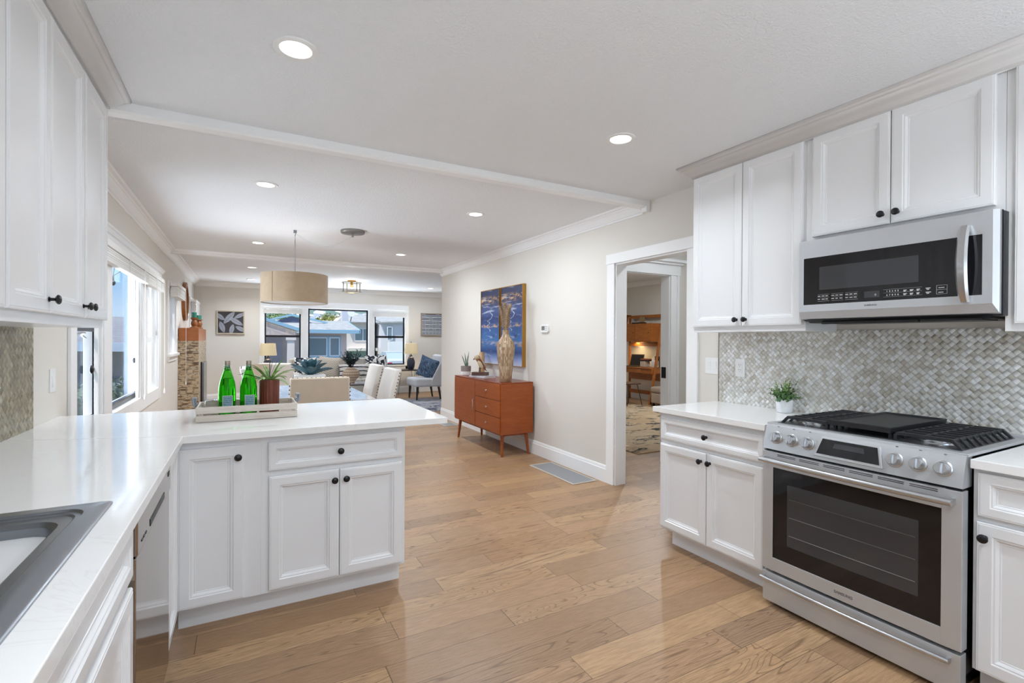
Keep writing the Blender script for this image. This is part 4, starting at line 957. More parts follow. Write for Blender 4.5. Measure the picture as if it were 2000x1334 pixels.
# book, bird, candle
bk = thing('book', 'white book lying under the carved bird', 'book', (2.755, 5.83, ZT), .232)
mb = MB(); mb.box(-.10, .10, -.16, .16, 0, .004); mb.box(-.10, .10, -.16, .16, .020, .024); mb.box(-.10, -.096, -.16, .16, 0, .024); mb.build('cover', mat('book_cover', C(222, 224, 232), .5), bk)
mb = MB(); mb.box(-.095, .095, -.156, .156, .004, .02); mb.build('pages', mat('book_pages', C(228, 222, 214), .8), bk)
bd = thing('carved_bird', 'carved wooden bird figure on a dark block above a white book', 'figurine', (2.71, 5.82, ZT+.0245), .7); bd.scale = (1.4, 1.3, 1.15)
mb = MB(); mb.box(-.035, .035, -.085, .075, 0, .038); mb.build('block', m_walnut, bd, bevel=.002)
m_bird = grain('bird_wood', C(110, 58, 28), C(150, 88, 46), .35, (8, 8, 8)); m_birdp = grain('pale_bird_wood', C(176, 150, 112), C(206, 186, 150), .4, (8, 40, 40))
def ell(cpts, n=16):
    L = []
    for y, z, ry, rx, tl in cpts: L.append([(rx*math.cos(2*PI*k/n), y+ry*math.sin(2*PI*k/n)*math.cos(tl), z+ry*math.sin(2*PI*k/n)*math.sin(tl)) for k in range(n)])
    return L
mb = MB(); mb.loft(ell([(-.078, .052, .004, .006, .9), (-.055, .075, .022, .02, .9), (-.03, .105, .038, .032, .75), (-.005, .145, .040, .036, .5), (.012, .175, .030, .030, .2), (.02, .19, .022, .024, 0)]))
mb.build('body', m_bird, bd, smooth=True)
mb = MB(); mb.ball((0, .028, .20), (.027, .033, .030)); mb.build('head', m_birdp, bd, smooth=True)
mb = MB(); mb.lathe([(.008, 0), (.006, .012), (.001, .03)], n=8, ax='y'); o = mb.build('beak', m_darkwood, bd, smooth=True); o.location = (0, .055, .195); o.rotation_euler = (-.9, 0, 0)
for s_ in (-1, 1):
    mb = MB(); mb.ball((0, 0, 0), (.008, .022, .050), 14, 10); o = mb.build('wing', m_birdp, bd, smooth=True); o.location = (s_*.031, -.022, .125); o.rotation_euler = (-.55, 0, 0)
    mb = MB(); mb.tube([(s_*.012, .0, .038), (s_*.012, -.002, .09)], .004, 6); mb.build('leg', m_darkwood, bd)
cn = thing('pillar_candle', 'tan pillar candle standing behind the carved bird', 'candle', (2.89, 6.14, ZT))
mb = MB(); mb.lathe([(.036, 0), (.038, .003), (.038, .315), (.035, .32), (.002, .316)], n=28); mb.build('wax', mat('tan_wax', C(206, 168, 124), .45), cn, smooth=35)
mb = MB(); mb.tube([(0, 0, .314), (.001, 0, .325)], .0012, 5); mb.build('wick', m_black, cn)

# diptych painting
n = NT('sea_painting'); q = n.sep(n.obj()); y, z = q[1], q[2]
wv = n.noise(n.mapv(n.obj(), (1, .8, 4.5)), 2.4, 5, .6, 1.4); wv2 = n.noise(n.mapv(n.obj(), (1, 1.2, 5), loc=(3, 5, 1)), 3.2, 5, .65, 1.0)
base = n.ramp(z, [(0, C(196, 202, 224)), (.10, C(120, 140, 190)), (.17, C(36, 64, 120)), (.3, C(58, 112, 172)), (.45, C(50, 94, 156)), (.62, C(44, 62, 116)), (.72, C(66, 86, 140)), (.85, C(40, 48, 88)), (1, C(30, 42, 84))])
base = n.mix(n.ramp(wv, [(.55, (0, 0, 0, 1)), (.66, (.8,)*3+(1,))]), base, C(186, 196, 218)); base = n.mix(n.ramp(wv2, [(.30, (.9,)*3+(1,)), (.42, (0, 0, 0, 1))]), base, C(22, 42, 92))
lig = n.math('ABSOLUTE', n.math('SUBTRACT', n.math('ADD', n.math('MULTIPLY', n.noise(n.mapv(n.obj(), (1, .3, 2.2)), 3.0, 3), 1.1), -.55), n.math('SUBTRACT', y, .30)))
river = n.math('MULTIPLY', n.math('LESS_THAN', lig, .009), n.math('MULTIPLY', n.math('GREATER_THAN', z, .45), n.math('LESS_THAN', z, .72))); base = n.mix(river, base, C(180, 194, 210))
gz = n.ramp(z, [(.24, (0, 0, 0, 1)), (.27, (.6,)*3+(1,)), (.33, (0, 0, 0, 1)), (.49, (0, 0, 0, 1)), (.52, (.8,)*3+(1,)), (.56, (0, 0, 0, 1)), (.82, (0, 0, 0, 1)), (.87, (1, 1, 1, 1)), (.95, (0, 0, 0, 1))])
gm = n.math('MULTIPLY', gz, n.ramp(n.noise(n.mapv(n.obj(), (1, 2, 6), loc=(7, 2, 2)), 4, 5, .7), [(.47, (0, 0, 0, 1)), (.55, (1, 1, 1, 1))])); base = n.mix(gm, base, C(214, 168, 104))
n.set(Base_Color=base, Roughness=.5); m_sea = n.m
m_goldf = mat('gold_frame', C(176, 132, 62), .35, .7)
for i, (a, b) in enumerate(((5.805, 6.385), (5.185, 5.765))):
    p = thing('painting', ('blue sea painting panel, far half of the gold framed pair' if i == 0 else 'blue sea painting panel, near half of the gold framed pair, behind the pampas'), 'painting', (XW, a, 1.015), 0, 'gold framed sea paintings')
    W = b-a; H = 1.025; mb = MB(); mb.box(-.044, -.002, .006, W-.006, .006, H-.006); mb.build('canvas', m_sea, p)
    mb = MB()
    for c_ in rect_cells(0, W, 0, H, [(.008, W-.008, .008, H-.008)]): mb.box(-.052, 0, *c_)
    mb.build('frame', m_goldf, p)

# ================================================================== DINING
tb = thing('dining_table', 'pale-topped wooden dining table beyond the peninsula', 'dining table', (.70, 5.85, 0))
n = NT('pale_table'); n.set(Base_Color=n.ramp(n.noise(n.mapv(n.obj(), (3, .5, 1)), 6, 4), [(.35, C(172, 164, 160)), (.7, C(200, 194, 190))]), Roughness=.12); m_tt = n.m
mb = MB(); mb.box(-.46, .46, -.94, .94, .735, .76); mb.build('tabletop', m_tt, tb, bevel=.003)
mb = MB(); mb.box(-.455, .455, -.935, .935, .722, .736); mb.box(-.40, .40, -.86, -.84, .64, .722); mb.box(-.40, .40, .84, .86, .64, .722); mb.box(-.40, -.38, -.86, .86, .64, .722); mb.box(.38, .40, -.86, .86, .64, .722); mb.build('apron', m_teak, tb)
for x in (-.38, .38):
    for yy_ in (-.84, .84): mb = MB(); mb.tube([(x*1.03, yy_*1.02, 0), (x, yy_, .72)], .03, 12, taper=[.018, .033]); mb.build('leg', m_teak, tb, smooth=True)
def dining_chair(label, loc, rz, fab, h=1.02, w=.47, lean=.10):
    """upholstered parsons chair; back at local y=0 leaning to -y, seat toward +y"""
    t = thing('dining_chair', label, 'dining chair', loc, rz, 'upholstered nailhead dining chairs')
    mb = MB(); mb.box(-w/2+.01, w/2-.01, .03, .50, .36, .47); mb.build('seat', fab, t, bevel=.03, seg=4, smooth=True)
    mb = MB(); L = []; N_ = 8
    for i in range(N_+1):
        u = i/N_; z = .36+(h-.36)*u; y = -lean*u**1.4; r = .012 if u < .97 else .0
        hw_ = w/2+.005*math.sin(PI*u); L.append([(-hw_, y-.035, z), (hw_, y-.035, z), (hw_, y+.04, z), (-hw_, y+.04, z)])
    mb.loft(L); mb.build('backrest', fab, t, bevel=.014, seg=3, smooth=True)
    mb = MB()
    def nail(x, y, z, ax): 
        mb.ball((x, y, z), .0065, 6, 4)
    k = int((h-.42)/.035)
    for s_ in (-1, 1):
        for i in range(k):
            u = (.42+.035*i-.36)/(h-.36); nail(s_*(w/2+.004+.005*math.sin(PI*u)), -lean*u**1.4-.018, .42+.035*i, 0)
    for i in range(int(w/.035)): nail(-w/2+.02+i*.035*(w-.04)/(.035*(int(w/.035)-1)), -lean-.018, h-.002, 0)
    mb.build('nailhead_trim', mat('nailhead', C(60, 52, 50), .35, .8) if 'nailhead' not in bpy.data.materials else bpy.data.materials['nailhead'], t, smooth=True)
    for x in (-w/2+.045, w/2-.045):
        for y in (.0, .45): mb = MB(); mb.tube([(x, y+(-.03 if y == 0 else .01), 0), (x, y, .37)], .02, 4, taper=[.02, .028]); mb.build('leg', m_darkwood, t)
    return t
dining_chair('cream nailhead dining chair at the table head, its back to the kitchen', (.598, 4.66, 0), 0, m_linen, 1.012, .49, .05)
dining_chair('off-white nailhead dining chair on the wall side, nearer the peninsula', (1.37, 5.56, 0), PI/2, m_linen_w, 1.02, .50, .13)
dining_chair('off-white nailhead dining chair on the wall side, farther from the peninsula', (1.36, 6.28, 0), PI/2, m_linen_w, 1.03, .50, .13)
dining_chair('off-white nailhead dining chair on the window side, seen between the bottles', (.13, 5.62, 0), -PI/2, m_linen_w, 1.06, .50, .13)
# planter with agave on the table
ag = thing('potted_agave', 'blue-green agave in a low white planter on the dining table', 'potted plant', (.66, 5.95, .7605))
mb = MB(); mb.hexa([(-.15, -.06, 0), (.15, -.06, 0), (-.15, .06, 0), (.15, .06, 0), (-.16, -.07, .185), (.16, -.07, .185), (-.16, .07, .185), (.16, .07, .185)]); mb.build('planter', m_white, ag, bevel=.003)
n = NT('agave_leaf'); n.set(Base_Color=n.ramp(n.noise(n.obj(), 14, 2), [(.35, C(34, 70, 82)), (.65, C(74, 116, 128))]), Roughness=.5); mb = MB()
for k in range(14):
    a = k*2.4; el = .35+.075*k; L = .25-.004*k; mb.leaf((.02*math.cos(a), .02*math.sin(a), .18), (math.cos(a)*math.cos(el), math.sin(a)*math.cos(el), math.sin(el)), L, .145, .12, 8, prof=lambda t: (1-t)**.75*(.55+1.3*t), fold=.38)
mb.build('foliage', n.m, ag, smooth='leaf')

# ================================================================== PENDANT, CANOPY, FLUSH LIGHT
pd = thing('drum_pendant', 'large beige fabric drum pendant hanging over the dining table', 'pendant light', (.495, 5.87, ZC))
mb = MB(); mb.lathe([(.336, -.800), (.340, -.798), (.340, -.492), (.337, -.490), (.335, -.494), (.334, -.798)], n=64, cap=False); mb.bm.faces.ensure_lookup_table(); mb.build('shade', m_shade, pd, smooth=35)
mb = MB(); mb.tube([(-.236, -.246, -.798), (-.236, -.246, -.492)], .0016, 4); mb.build('seam', mat('seam_thread', C(120, 96, 70), .8), pd)
mb = MB(); mb.lathe([(.333, -.792), (.333, -.788), (.002, -.786), (.002, -.790)], n=48); mb.build('diffuser', mat('diffuser', C(226, 224, 222), .5), pd, smooth=35)
mb = MB(); mb.tube([(-.335, 0, -.51), (.335, 0, -.51)], .003, 6); mb.tube([(0, -.335, -.51), (0, .335, -.51)], .003, 6); mb.lathe([(.03, -.52), (.03, -.50), (.008, -.485), (.008, -.47)], n=16); mb.build('spider', m_pewter, pd, smooth=40)
mb = MB(); mb.tube([(0, 0, -.05), (.003, 0, -.3), (0, 0, -.48)], .0022, 6); mb.tube([(.004, 0, -.03), (-.003, .004, -.12), (.004, 0, -.3), (.002, 0, -.48)], .0015, 5); mb.build('cable', m_pewter, pd)
mb = MB(); mb.box(-.016, .016, -.016, .016, -.028, 0); mb.tube([(0, 0, -.028), (.004, 0, -.05), (0, 0, -.065)], .004, 6); mb.build('ceiling_hook', m_pewter, pd)
add_light('pendant_bulb', 'POINT', (0, 0, -.56), 3, (1, .96, .92), parent=pd).data.shadow_soft_size = .06
cnp = thing('ceiling_canopy', 'round brushed nickel ceiling canopy with a swagged clear cord', 'ceiling canopy', (1.052, 5.58, ZC))
mb = MB(); mb.lathe([(.128, 0), (.128, -.022), (.122, -.028), (.02, -.030), (.012, -.032), (.010, -.07), (.002, -.072)], n=40); mb.build('plate', mat('nickel', C(150, 148, 144), .38, .9), cnp, smooth=40)
mb = MB(); pts = [(-.56*t, .29*t, -.06-.13*math.sin(PI*t)**1.0+.03*t) for t in [i/16 for i in range(17)]]; mb.tube(pts, .003, 6); mb.build('swag_cord', mat('clear_cord', C(206, 206, 206), .3), cnp)
fl = thing('flush_light', 'small brass cage ceiling light with a bare bulb in the lounge', 'ceiling light', (1.938, 10.36, ZC), .35)
mb = MB(); mb.lathe([(.085, 0), (.085, -.024), (.03, -.028), (.026, -.03), (.026, -.09), (.018, -.092)], n=28); mb.build('canopy', m_gold, fl, smooth=40)
m_gbar = mat('aged_brass', C(120, 106, 72), .35, .9)
mb = MB()
for z in (-.045, -.235): mb.tube([(.19*math.cos(2*PI*k/32), .19*math.sin(2*PI*k/32), z) for k in range(33)], .005, 6)
mb.tube([(-.19, 0, -.045), (.19, 0, -.045)], .004, 6); mb.build('ring', m_gbar, fl, smooth=True)
for k in range(4): a = k*PI/2; mb = MB(); mb.box(.186*math.cos(a)-.006, .186*math.cos(a)+.006, .186*math.sin(a)-.006, .186*math.sin(a)+.006, -.235, -.045); mb.build('upright', m_gbar, fl)
mb = MB(); mb.ball((0, 0, -.125), (.042, .042, .040), 16, 10); mb.build('bulb', m_glow, fl, smooth=True); mb = MB(); mb.ball((0, 0, -.148), (.026, .026, .022), 14, 8); mb.build('bulb_cap', m_pewter, fl, smooth=True); add_light('flush_bulb', 'POINT', (0, 0, -.21), 4, (1, .96, .92), parent=fl).data.shadow_soft_size = .03

# ================================================================== FIREPLACE CORNER
n = NT('stone_mosaic'); q = n.sep(n.obj()); xy = n.math('ADD', q[0], n.math('MULTIPLY', q[1], 1.0)); v = n.math('MULTIPLY', q[2], 62); iv = n.math('FLOOR', v)
u = n.math('ADD', n.math('MULTIPLY', xy, 11), n.math('MULTIPLY', n.white(n.vec(iv, 2, 2)), 7)); iu = n.math('FLOOR', u); h = n.white(n.vec(iu, iv, 4))
fe = n.math('MINIMUM', n.math('MULTIPLY', n.math('FRACT', u), .3), n.math('FRACT', v))
n.set(Base_Color=n.mix(n.math('LESS_THAN', fe, .07), n.ramp(h, [(0, C(96, 72, 50)), (.14, C(120, 94, 68)), (.18, C(188, 162, 128)), (.5, C(204, 182, 150)), (.75, C(184, 172, 152)), (.88, C(150, 130, 104)), (1, C(216, 200, 176))]), C(150, 132, 108)), Roughness=.4)
n.bump(n.math('GREATER_THAN', fe, .07), .4, .003); m_stone = n.m
fp = thing('fireplace', 'stone mosaic fireplace with an orange wood mantel beside the left wall', 'fireplace', (XL, 9.25, 0))
mb = MB()
for c_ in rect_cells(0, 1.75, 0, 1.305, [(.45, 1.35, .0, .92)]): mb.box(.001, .275, *c_)
mb.box(.001, .2, .45, 1.35, 0, .01); mb.build('surround', m_stone, fp)
mb = MB(); mb.box(.2, .296, .42, .50, .02, .95); mb.build('firebox_frame', m_black, fp)
mb = MB(); mb.box(.01, .24, .46, 1.34, .01, .91); mb.build('firebox', mat('firebox', C(20, 20, 22), .6), fp)
mb = MB(); mb.box(.01, .275, -.0, 1.75, 1.306, 1.51); mb.build('mantel', m_mantel, fp, bevel=.003)
mb = MB(); mb.box(.276, .30, .50, .54, .02, .93); mb.box(.276, .315, .54, 1.3, .02, .93); mb.build('glass_door', mat('steel_screen', C(150, 152, 156), .3, .8), fp)
m_teal = glass('teal_candle_glass', C(40, 120, 110), .1)
for lab, y, h_ in (('turned wooden candle holder on the mantel, nearer the camera', 9.45, .17), ('turned wooden candle holder on the mantel, standing farther back', 9.85, .14)):
    t = thing('candle_holder', lab, 'candle holder', (-.70 if y < 9.6 else -.66, y, 1.511), 0, 'turned candle holders on the mantel')
    mb = MB(); mb.lathe([(.058, 0), (.058, .012), (.045, .02), (.034, .03), (.042, .05), (.048, .075), (.040, .105), (.030, .125), (.042, .145), (.05, .155), (.05, h_), (.02, h_)], n=24); mb.build('stand', m_turned, t, smooth=40)
    mb = MB(); mb.lathe([(.036, h_), (.037, h_+.005), (.037, h_+.085), (.002, h_+.085)], n=20); mb.build('candle', mat('teal_wax', C(52, 128, 112), .35) if 'teal_wax' not in bpy.data.materials else bpy.data.materials['teal_wax'], t, smooth=40)
mr = thing('round_mirror', 'round wood-framed mirror hanging above the mantel', 'mirror', (XL, 10.06, 1.975))
mb = MB(); mb.lathe([(.26, .004), (.26, .05), (.27, .058), (.325, .05), (.33, .04), (.33, .002)], n=48, ax='x', cap=False); mb.build('frame', m_turned, mr, smooth=40)
mb = MB(); mb.lathe([(.262, .004), (.262, .02), (.002, .02)], n=48, ax='x'); mb.build('mirror_glass', mat('mirror_glass', (.8, .8, .8, 1), .02, 1), mr)

# art on the far wall
def art(label, x0, x1, z0, z1, m, fm, nm='framed_art'):
    t = thing(nm, label, 'framed picture', ((x0+x1)/2, YF, (z0+z1)/2)); a, b = (x1-x0)/2, (z1-z0)/2
    mb = MB(); mb.box(-a+.01, a-.01, -.028, -.002, -b+.01, b-.01); mb.build('canvas', m, t)
    mb = MB()
    for c_ in rect_cells(-a, a, -b, b, [(-a+.022, a-.022, -b+.022, b-.022)]): mb.box(c_[0], c_[1], -.045, 0, c_[2], c_[3])
    mb.build('frame', fm, t); return t
n = NT('leaf_print'); q = n.sep(n.obj()); tot = None; vt = None
for cx_, cz_, an_, la_, wb_ in ((-.03, .10, .9, .17, .055), (.10, .02, -.55, .16, .05), (-.16, -.10, 1.9, .13, .05), (.02, -.15, 1.35, .12, .045), (.17, .15, .5, .13, .04), (-.20, .12, -.7, .12, .045), (.19, -.14, -.5, .12, .045)):
    dx_, dz_ = n.math('SUBTRACT', q[0], cx_), n.math('SUBTRACT', q[2], cz_); c_, s_ = math.cos(an_), math.sin(an_)
    u_ = n.math('ADD', n.math('MULTIPLY', dx_, c_/la_), n.math('MULTIPLY', dz_, s_/la_)); w_ = n.math('ABSOLUTE', n.math('ADD', n.math('MULTIPLY', dx_, -s_/wb_), n.math('MULTIPLY', dz_, c_/wb_)))
    ins = n.math('LESS_THAN', n.math('ADD', n.math('MULTIPLY', u_, u_), w_), 1.0)
    vn = n.math('MULTIPLY', n.math('GREATER_THAN', n.math('FRACT', n.math('ADD', n.math('MULTIPLY', u_, 6), n.math('MULTIPLY', w_, -2.2))), .38), n.math('GREATER_THAN', w_, .06)); sh_ = n.math('MULTIPLY', ins, n.math('ADD', .25, n.math('MULTIPLY', vn, .75)))
    tot = sh_ if tot is None else n.math('MAXIMUM', tot, sh_)
n.set(Base_Color=n.mix(tot, n.mix(n.noise(n.obj(), 6, 2), C(30, 32, 42), C(74, 70, 68)), C(176, 182, 196)), Roughness=.5)
art('dark leaf print in a pale wood frame left of the street window', -.50, .02, 1.44, 1.94, n.m, mat('pale_wood_frame', C(196, 184, 162), .5))
n = NT('maze_print'); q = n.sep(n.obj()); fx = n.math('FRACT', n.math('MULTIPLY', q[0], 10.5)); fz = n.math('FRACT', n.math('MULTIPLY', q[2], 10.5)); ix = n.math('FLOOR', n.math('MULTIPLY', q[0], 10.5)); iz = n.math('FLOOR', n.math('MULTIPLY', q[2], 10.5))
m1 = n.math('MAXIMUM', n.math('ABSOLUTE', n.math('SUBTRACT', fx, .5)), n.math('ABSOLUTE', n.math('SUBTRACT', fz, .5))); sel = n.math('GREATER_THAN', n.white(n.vec(ix, iz, 1)), .5)
pat = n.math('ADD', n.math('MULTIPLY', m1, sel), n.math('MULTIPLY', n.math('SUBTRACT', 1, sel), n.math('MULTIPLY', fz, .5))); k_ = n.math('GREATER_THAN', n.math('FRACT', n.math('MULTIPLY', pat, 5)), .45)
n.set(Base_Color=n.mix(k_, C(196, 200, 206), C(62, 72, 92)), Roughness=.6)
art('blue and white geometric print in a taupe frame right of the street window', 4.00, 4.62, 1.44, 2.02, n.m, mat('taupe_frame', C(160, 142, 124), .5))
hp = thing('hanging_plant', 'trailing green plant showing at the corner beside the geometric print', 'hanging plant', (4.60, 11.55, 1.75))
mb = MB(); mb.lathe([(.06, 0), (.08, .1), (.075, .1), (.055, .02)], n=20); mb.build('pot', m_white, hp, smooth=40)
mb = MB(); mb.tube([(.07, 0, .1), (.02, 0, .5), (0, 0, .789)], .002, 4); mb.tube([(-.07, 0, .1), (-.02, 0, .5), (0, 0, .789)], .002, 4); mb.build('hanger', m_stem, hp)
mb = MB()
for k in range(9):
    a = R.uniform(0, 2*PI); x, y, z = .07*math.cos(a), .07*math.sin(a), .1; L = R.uniform(.3, .68)
    for i in range(16):
        t = i/16; p = (x*(1.3+.5*t)+R.uniform(-.02, .02)-.1*t, y*1.3+R.uniform(-.02, .02), z-L*t+.03); mb.leaf(p, (R.uniform(-1, 1), R.uniform(-1, 1), -.4), .05, .035, .3, 3)
mb.build('foliage', mat('vine_leaf', C(44, 92, 40), .5), hp, smooth='leaf')

# ================================================================== LOUNGE
n = NT('lounge_rug'); a = n.noise(n.pos(), 3.2, 5, .7, 1.2); b = n.noise(n.pos(), 40, 3, .7)
n.set(Base_Color=n.ramp(n.math('ADD', n.math('MULTIPLY', a, .8), n.math('MULTIPLY', b, .2)), [(.38, C(70, 78, 100)), (.46, C(140, 142, 156)), (.56, C(190, 188, 190)), (.64, C(92, 98, 122))]), Roughness=.95); n.bump(b, .6, .01)
mb = MB(); mb.box(.98, 3.95, 8.75, 10.74, .0005, .014); tag(mb.build('rug', n.m), 'mottled blue-grey area rug under the lounge furniture', 'rug')
sf = thing('sofa', 'long cream sofa below the street window', 'sofa', (1.95, 11.55, 0))
mb = MB(); mb.box(-1.08, 1.0, -.80, .08, .10, .36); mb.build('base', m_sofa, sf, bevel=.02, smooth=True)
for x0, x1 in ((-.93, -.32), (-.31, .28), (.29, .86)): mb = MB(); mb.box(x0, x1, -.82, -.12, .355, .50); mb.build('seat_cushion', m_sofa, sf, bevel=.035, seg=4, smooth=True)
mb = MB(); mb.box(-1.08, 1.0, -.13, .10, .30, .915); mb.build('backrest', m_sofa, sf, bevel=.03, seg=3, smooth=True)
for x in (-1.10, .86): mb = MB(); mb.box(x, x+.17, -.80, .08, .12, .64); mb.build('arm', m_sofa, sf, bevel=.03, seg=3, smooth=True)
for x in (-1.0, .9):
    for y in (-.72, .0): mb = MB(); mb.box(x-.03, x+.03, y-.03, y+.03, 0, .10); mb.build('leg', m_darkwood, sf)
def cushion(label, loc, hw_, hh, hd_, rot, m, tl=0, group='cushions on the sofa', cat='cushion'):
    mb = MB(); mb.pillow((0, 0, 0), hw_, hh, hd_, Matrix.Rotation(tl, 3, 'Y')); o = mb.build('cushion', m, smooth=True); o.location = loc; o.rotation_euler = rot
    return tag(o, label, cat, group)
n = NT('scroll_cushion'); v = n.vor(n.mapv(n.obj(), (1, .01, 1)), 9, 'F1', 'Distance'); k_ = n.math('MULTIPLY', n.math('GREATER_THAN', v, .18), n.math('LESS_THAN', v, .42)); k2 = n.math('LESS_THAN', n.math('ABSOLUTE', n.math('SUBTRACT', n.noise(n.mapv(n.obj(), (1, .01, 1)), 8, 1, .4, 1.2), .5)), .075)
n.set(Base_Color=n.mix(k2, C(228, 226, 224), C(34, 38, 56)), Roughness=.9); m_scroll = n.m
n = NT('stripe_cushion'); q = n.sep(n.obj()); s_ = n.math('ADD', q[2], n.math('MULTIPLY', n.noise(n.obj(), 5, 2), .06)); k_ = n.math('FRACT', n.math('MULTIPLY', s_, 11)); k3 = n.math('FRACT', n.math('MULTIPLY', s_, 44))
n.set(Base_Color=n.mix(n.math('MAXIMUM', n.math('LESS_THAN', k_, .26), n.math('MULTIPLY', n.math('LESS_THAN', k3, .25), .5)), C(222, 218, 214), C(44, 44, 54)), Roughness=.9); m_stripe = n.m
n = NT('chevron_cushion'); q = n.sep(n.obj()); zz = n.math('ADD', q[2], n.math('MULTIPLY', n.math('ABSOLUTE', n.math('SUBTRACT', n.math('FRACT', n.math('MULTIPLY', q[0], 11)), .5)), .09)); n.set(Base_Color=n.mix(n.math('LESS_THAN', n.math('FRACT', n.math('MULTIPLY', zz, 26)), .42), C(216, 208, 196), C(150, 138, 124)), Roughness=.9); m_chev = n.m
cushion('black and white scroll cushion at the right end of the sofa', (2.62, 11.13, .745), .25, .25, .09, (-.22, 0, .1), m_scroll)
cushion('black and white scroll cushion at the left end of the sofa, behind the agave', (1.15, 11.18, .74), .22, .22, .08, (-.22, 0, -.1), m_scroll)
cushion('cream chevron cushion leaning on the sofa beside the agave', (1.62, 11.08, .735), .23, .23, .09, (-.22, 0, 0), m_chev, .12)
cushion('wide striped lumbar cushion behind the olive plant vase', (2.12, 10.98, .66), .33, .145, .08, (-.22, 0, 0), m_stripe)
ct_ = thing('coffee_table', 'dark-edged coffee table with a pale top in front of the sofa', 'coffee table', (1.80, 10.12, .0145))
mb = MB(); mb.box(-.50, .46, -.28, .28, .425, .445); mb.build('tabletop', m_darkwood, ct_, bevel=.004); mb = MB(); mb.box(-.48, .44, -.265, .265, .445, .450); mb.build('inset', mat('pale_inset', C(206, 206, 216), .1), ct_)
for x in (-.44, .40):
    for y in (-.23, .23): mb = MB(); mb.tube([(x, y, 0), (x*.96, y*.96, .43)], .012, 8); mb.build('leg', m_black, ct_)
ov = thing('vase_of_olive_branches', 'round woven-textured beige vase with olive branches on the coffee table', 'vase', (1.86, 9.98, .465))
n = NT('woven_vase'); q = n.sep(n.obj()); u = n.math('MULTIPLY', n.math('ARCTAN2', q[1], q[0]), 8); v = n.math('MULTIPLY', q[2], 60); e = n.math('MULTIPLY', n.math('SINE', n.math('ADD', n.math('MULTIPLY', u, 2), v)), n.math('SINE', n.math('SUBTRACT', n.math('MULTIPLY', u, 2), v)))
n.set(Base_Color=n.mix(n.math('GREATER_THAN', e, .1), C(148, 122, 100), C(196, 180, 162)), Roughness=.8); n.bump(e, .5, .005)
mb = MB(); mb.lathe([(.062, 0), (.068, .01), (.085, .06), (.135, .12), (.168, .17), (.172, .205), (.15, .25), (.11, .285), (.075, .305), (.062, .325), (.055, .325), (.05, .29)], n=32); mb.build('body', n.m, ov, smooth=50)
st = MB(); lf = MB()
for k in range(34):
    a = R.uniform(0, 2*PI); sp_ = R.uniform(.05, .24); top = R.uniform(.47, .66); pts = [Vector((0, 0, .28)), Vector((math.cos(a)*sp_*.4, math.sin(a)*sp_*.4, .42)), Vector((math.cos(a)*sp_, math.sin(a)*sp_, top))]; st.tube(pts, .003, 4)
    for i in range(16):
        t = R.uniform(.35, 1); p = pts[0].lerp(pts[1], min(1, t*2)) if t < .5 else pts[1].lerp(pts[2], t*2-1); lf.leaf(p, (R.uniform(-1, 1), R.uniform(-1, 1), R.uniform(-.2, 1)), .07, .022, .2, 3)
st.build('stem', m_darkwood, ov); lf.build('foliage', mat('olive_leaf', C(62, 88, 90), .5), ov, smooth='leaf')
def end_table(label, x, y):
    t = thing('end_table', label, 'side table', (x, y, 0), 0, 'dark hairpin side tables')
    mb = MB(); mb.box(-.30, .27, -.23, .23, .578, .602); mb.build('tabletop', m_darkwood, t, bevel=.008)
    for sx_ in (-1, 1):
        for sy_ in (-1, 1):
            mb = MB(); bx_, by_ = sx_*.25, sy_*.18; mb.tube([(bx_*.72, by_, .578), (bx_*1.02, by_*1.05, .006), (bx_, by_*.62, .578)], .005, 6); mb.build('leg', m_black, t)
    return t
end_table('dark hairpin-leg side table between window and armchair', 3.52, 11.82); end_table('dark hairpin-leg side table at the fireplace end of the sofa', .38, 11.85)
n = NT('lamp_shade'); n.set(Base_Color=C(206, 190, 156), Roughness=.8); n.b.inputs['Emission Color'].default_value = (.8, .62, .34, 1); n.b.inputs['Emission Strength'].default_value = .18; m_ls = n.m
n = NT('navy_ceramic'); n.set(Base_Color=C(46, 52, 72), Roughness=.35); m_navy = n.m
def table_lamp(label, x, y, s=1):
    t = thing('table_lamp', label, 'table lamp', (x, y, .603), 0, 'navy table lamps')
    mb = MB(); L = []
    for i in range(13):
        u = i/12; r = .038+.056*math.sin(PI*min(1, (u*.85+.14)))**1.2 if u < .9 else .03
        L.append([((r+(.006 if k % 2 == 0 else -.002))*math.cos(2*PI*k/16+u*2.2), (r+(.006 if k % 2 == 0 else -.002))*math.sin(2*PI*k/16+u*2.2), .35*u) for k in range(16)])
    mb.loft(L); mb.build('base', m_navy, t)
    mb = MB(); mb.tube([(0, 0, .35), (0, 0, .40)], .012, 8); mb.tube([(0, 0, .40), (0, 0, .67)], .004, 6); mb.ball((0, 0, .675), .012, 8, 6); mb.build('stem', m_black, t)
    mb = MB(); mb.lathe([(.168, .385), (.170, .387), (.142, .640), (.140, .640), (.165, .388)], n=40, cap=False); mb.tube([(-.14, 0, .635), (.14, 0, .635)], .003, 5); mb.build('lamp_shade', m_ls, t, smooth=40)
    add_light('lamp_bulb', 'POINT', (0, 0, .50), 4, (1, .82, .55), parent=t).data.shadow_soft_size = .04
    return t
table_lamp('navy faceted table lamp right of the street window', 3.62, 11.78); table_lamp('navy faceted table lamp at the fireplace end of the sofa', .46, 11.6)
ac = thing('armchair', 'pale grey slipper armchair with dark legs by the side table', 'armchair', (3.62, 10.64, .0145), PI/2)
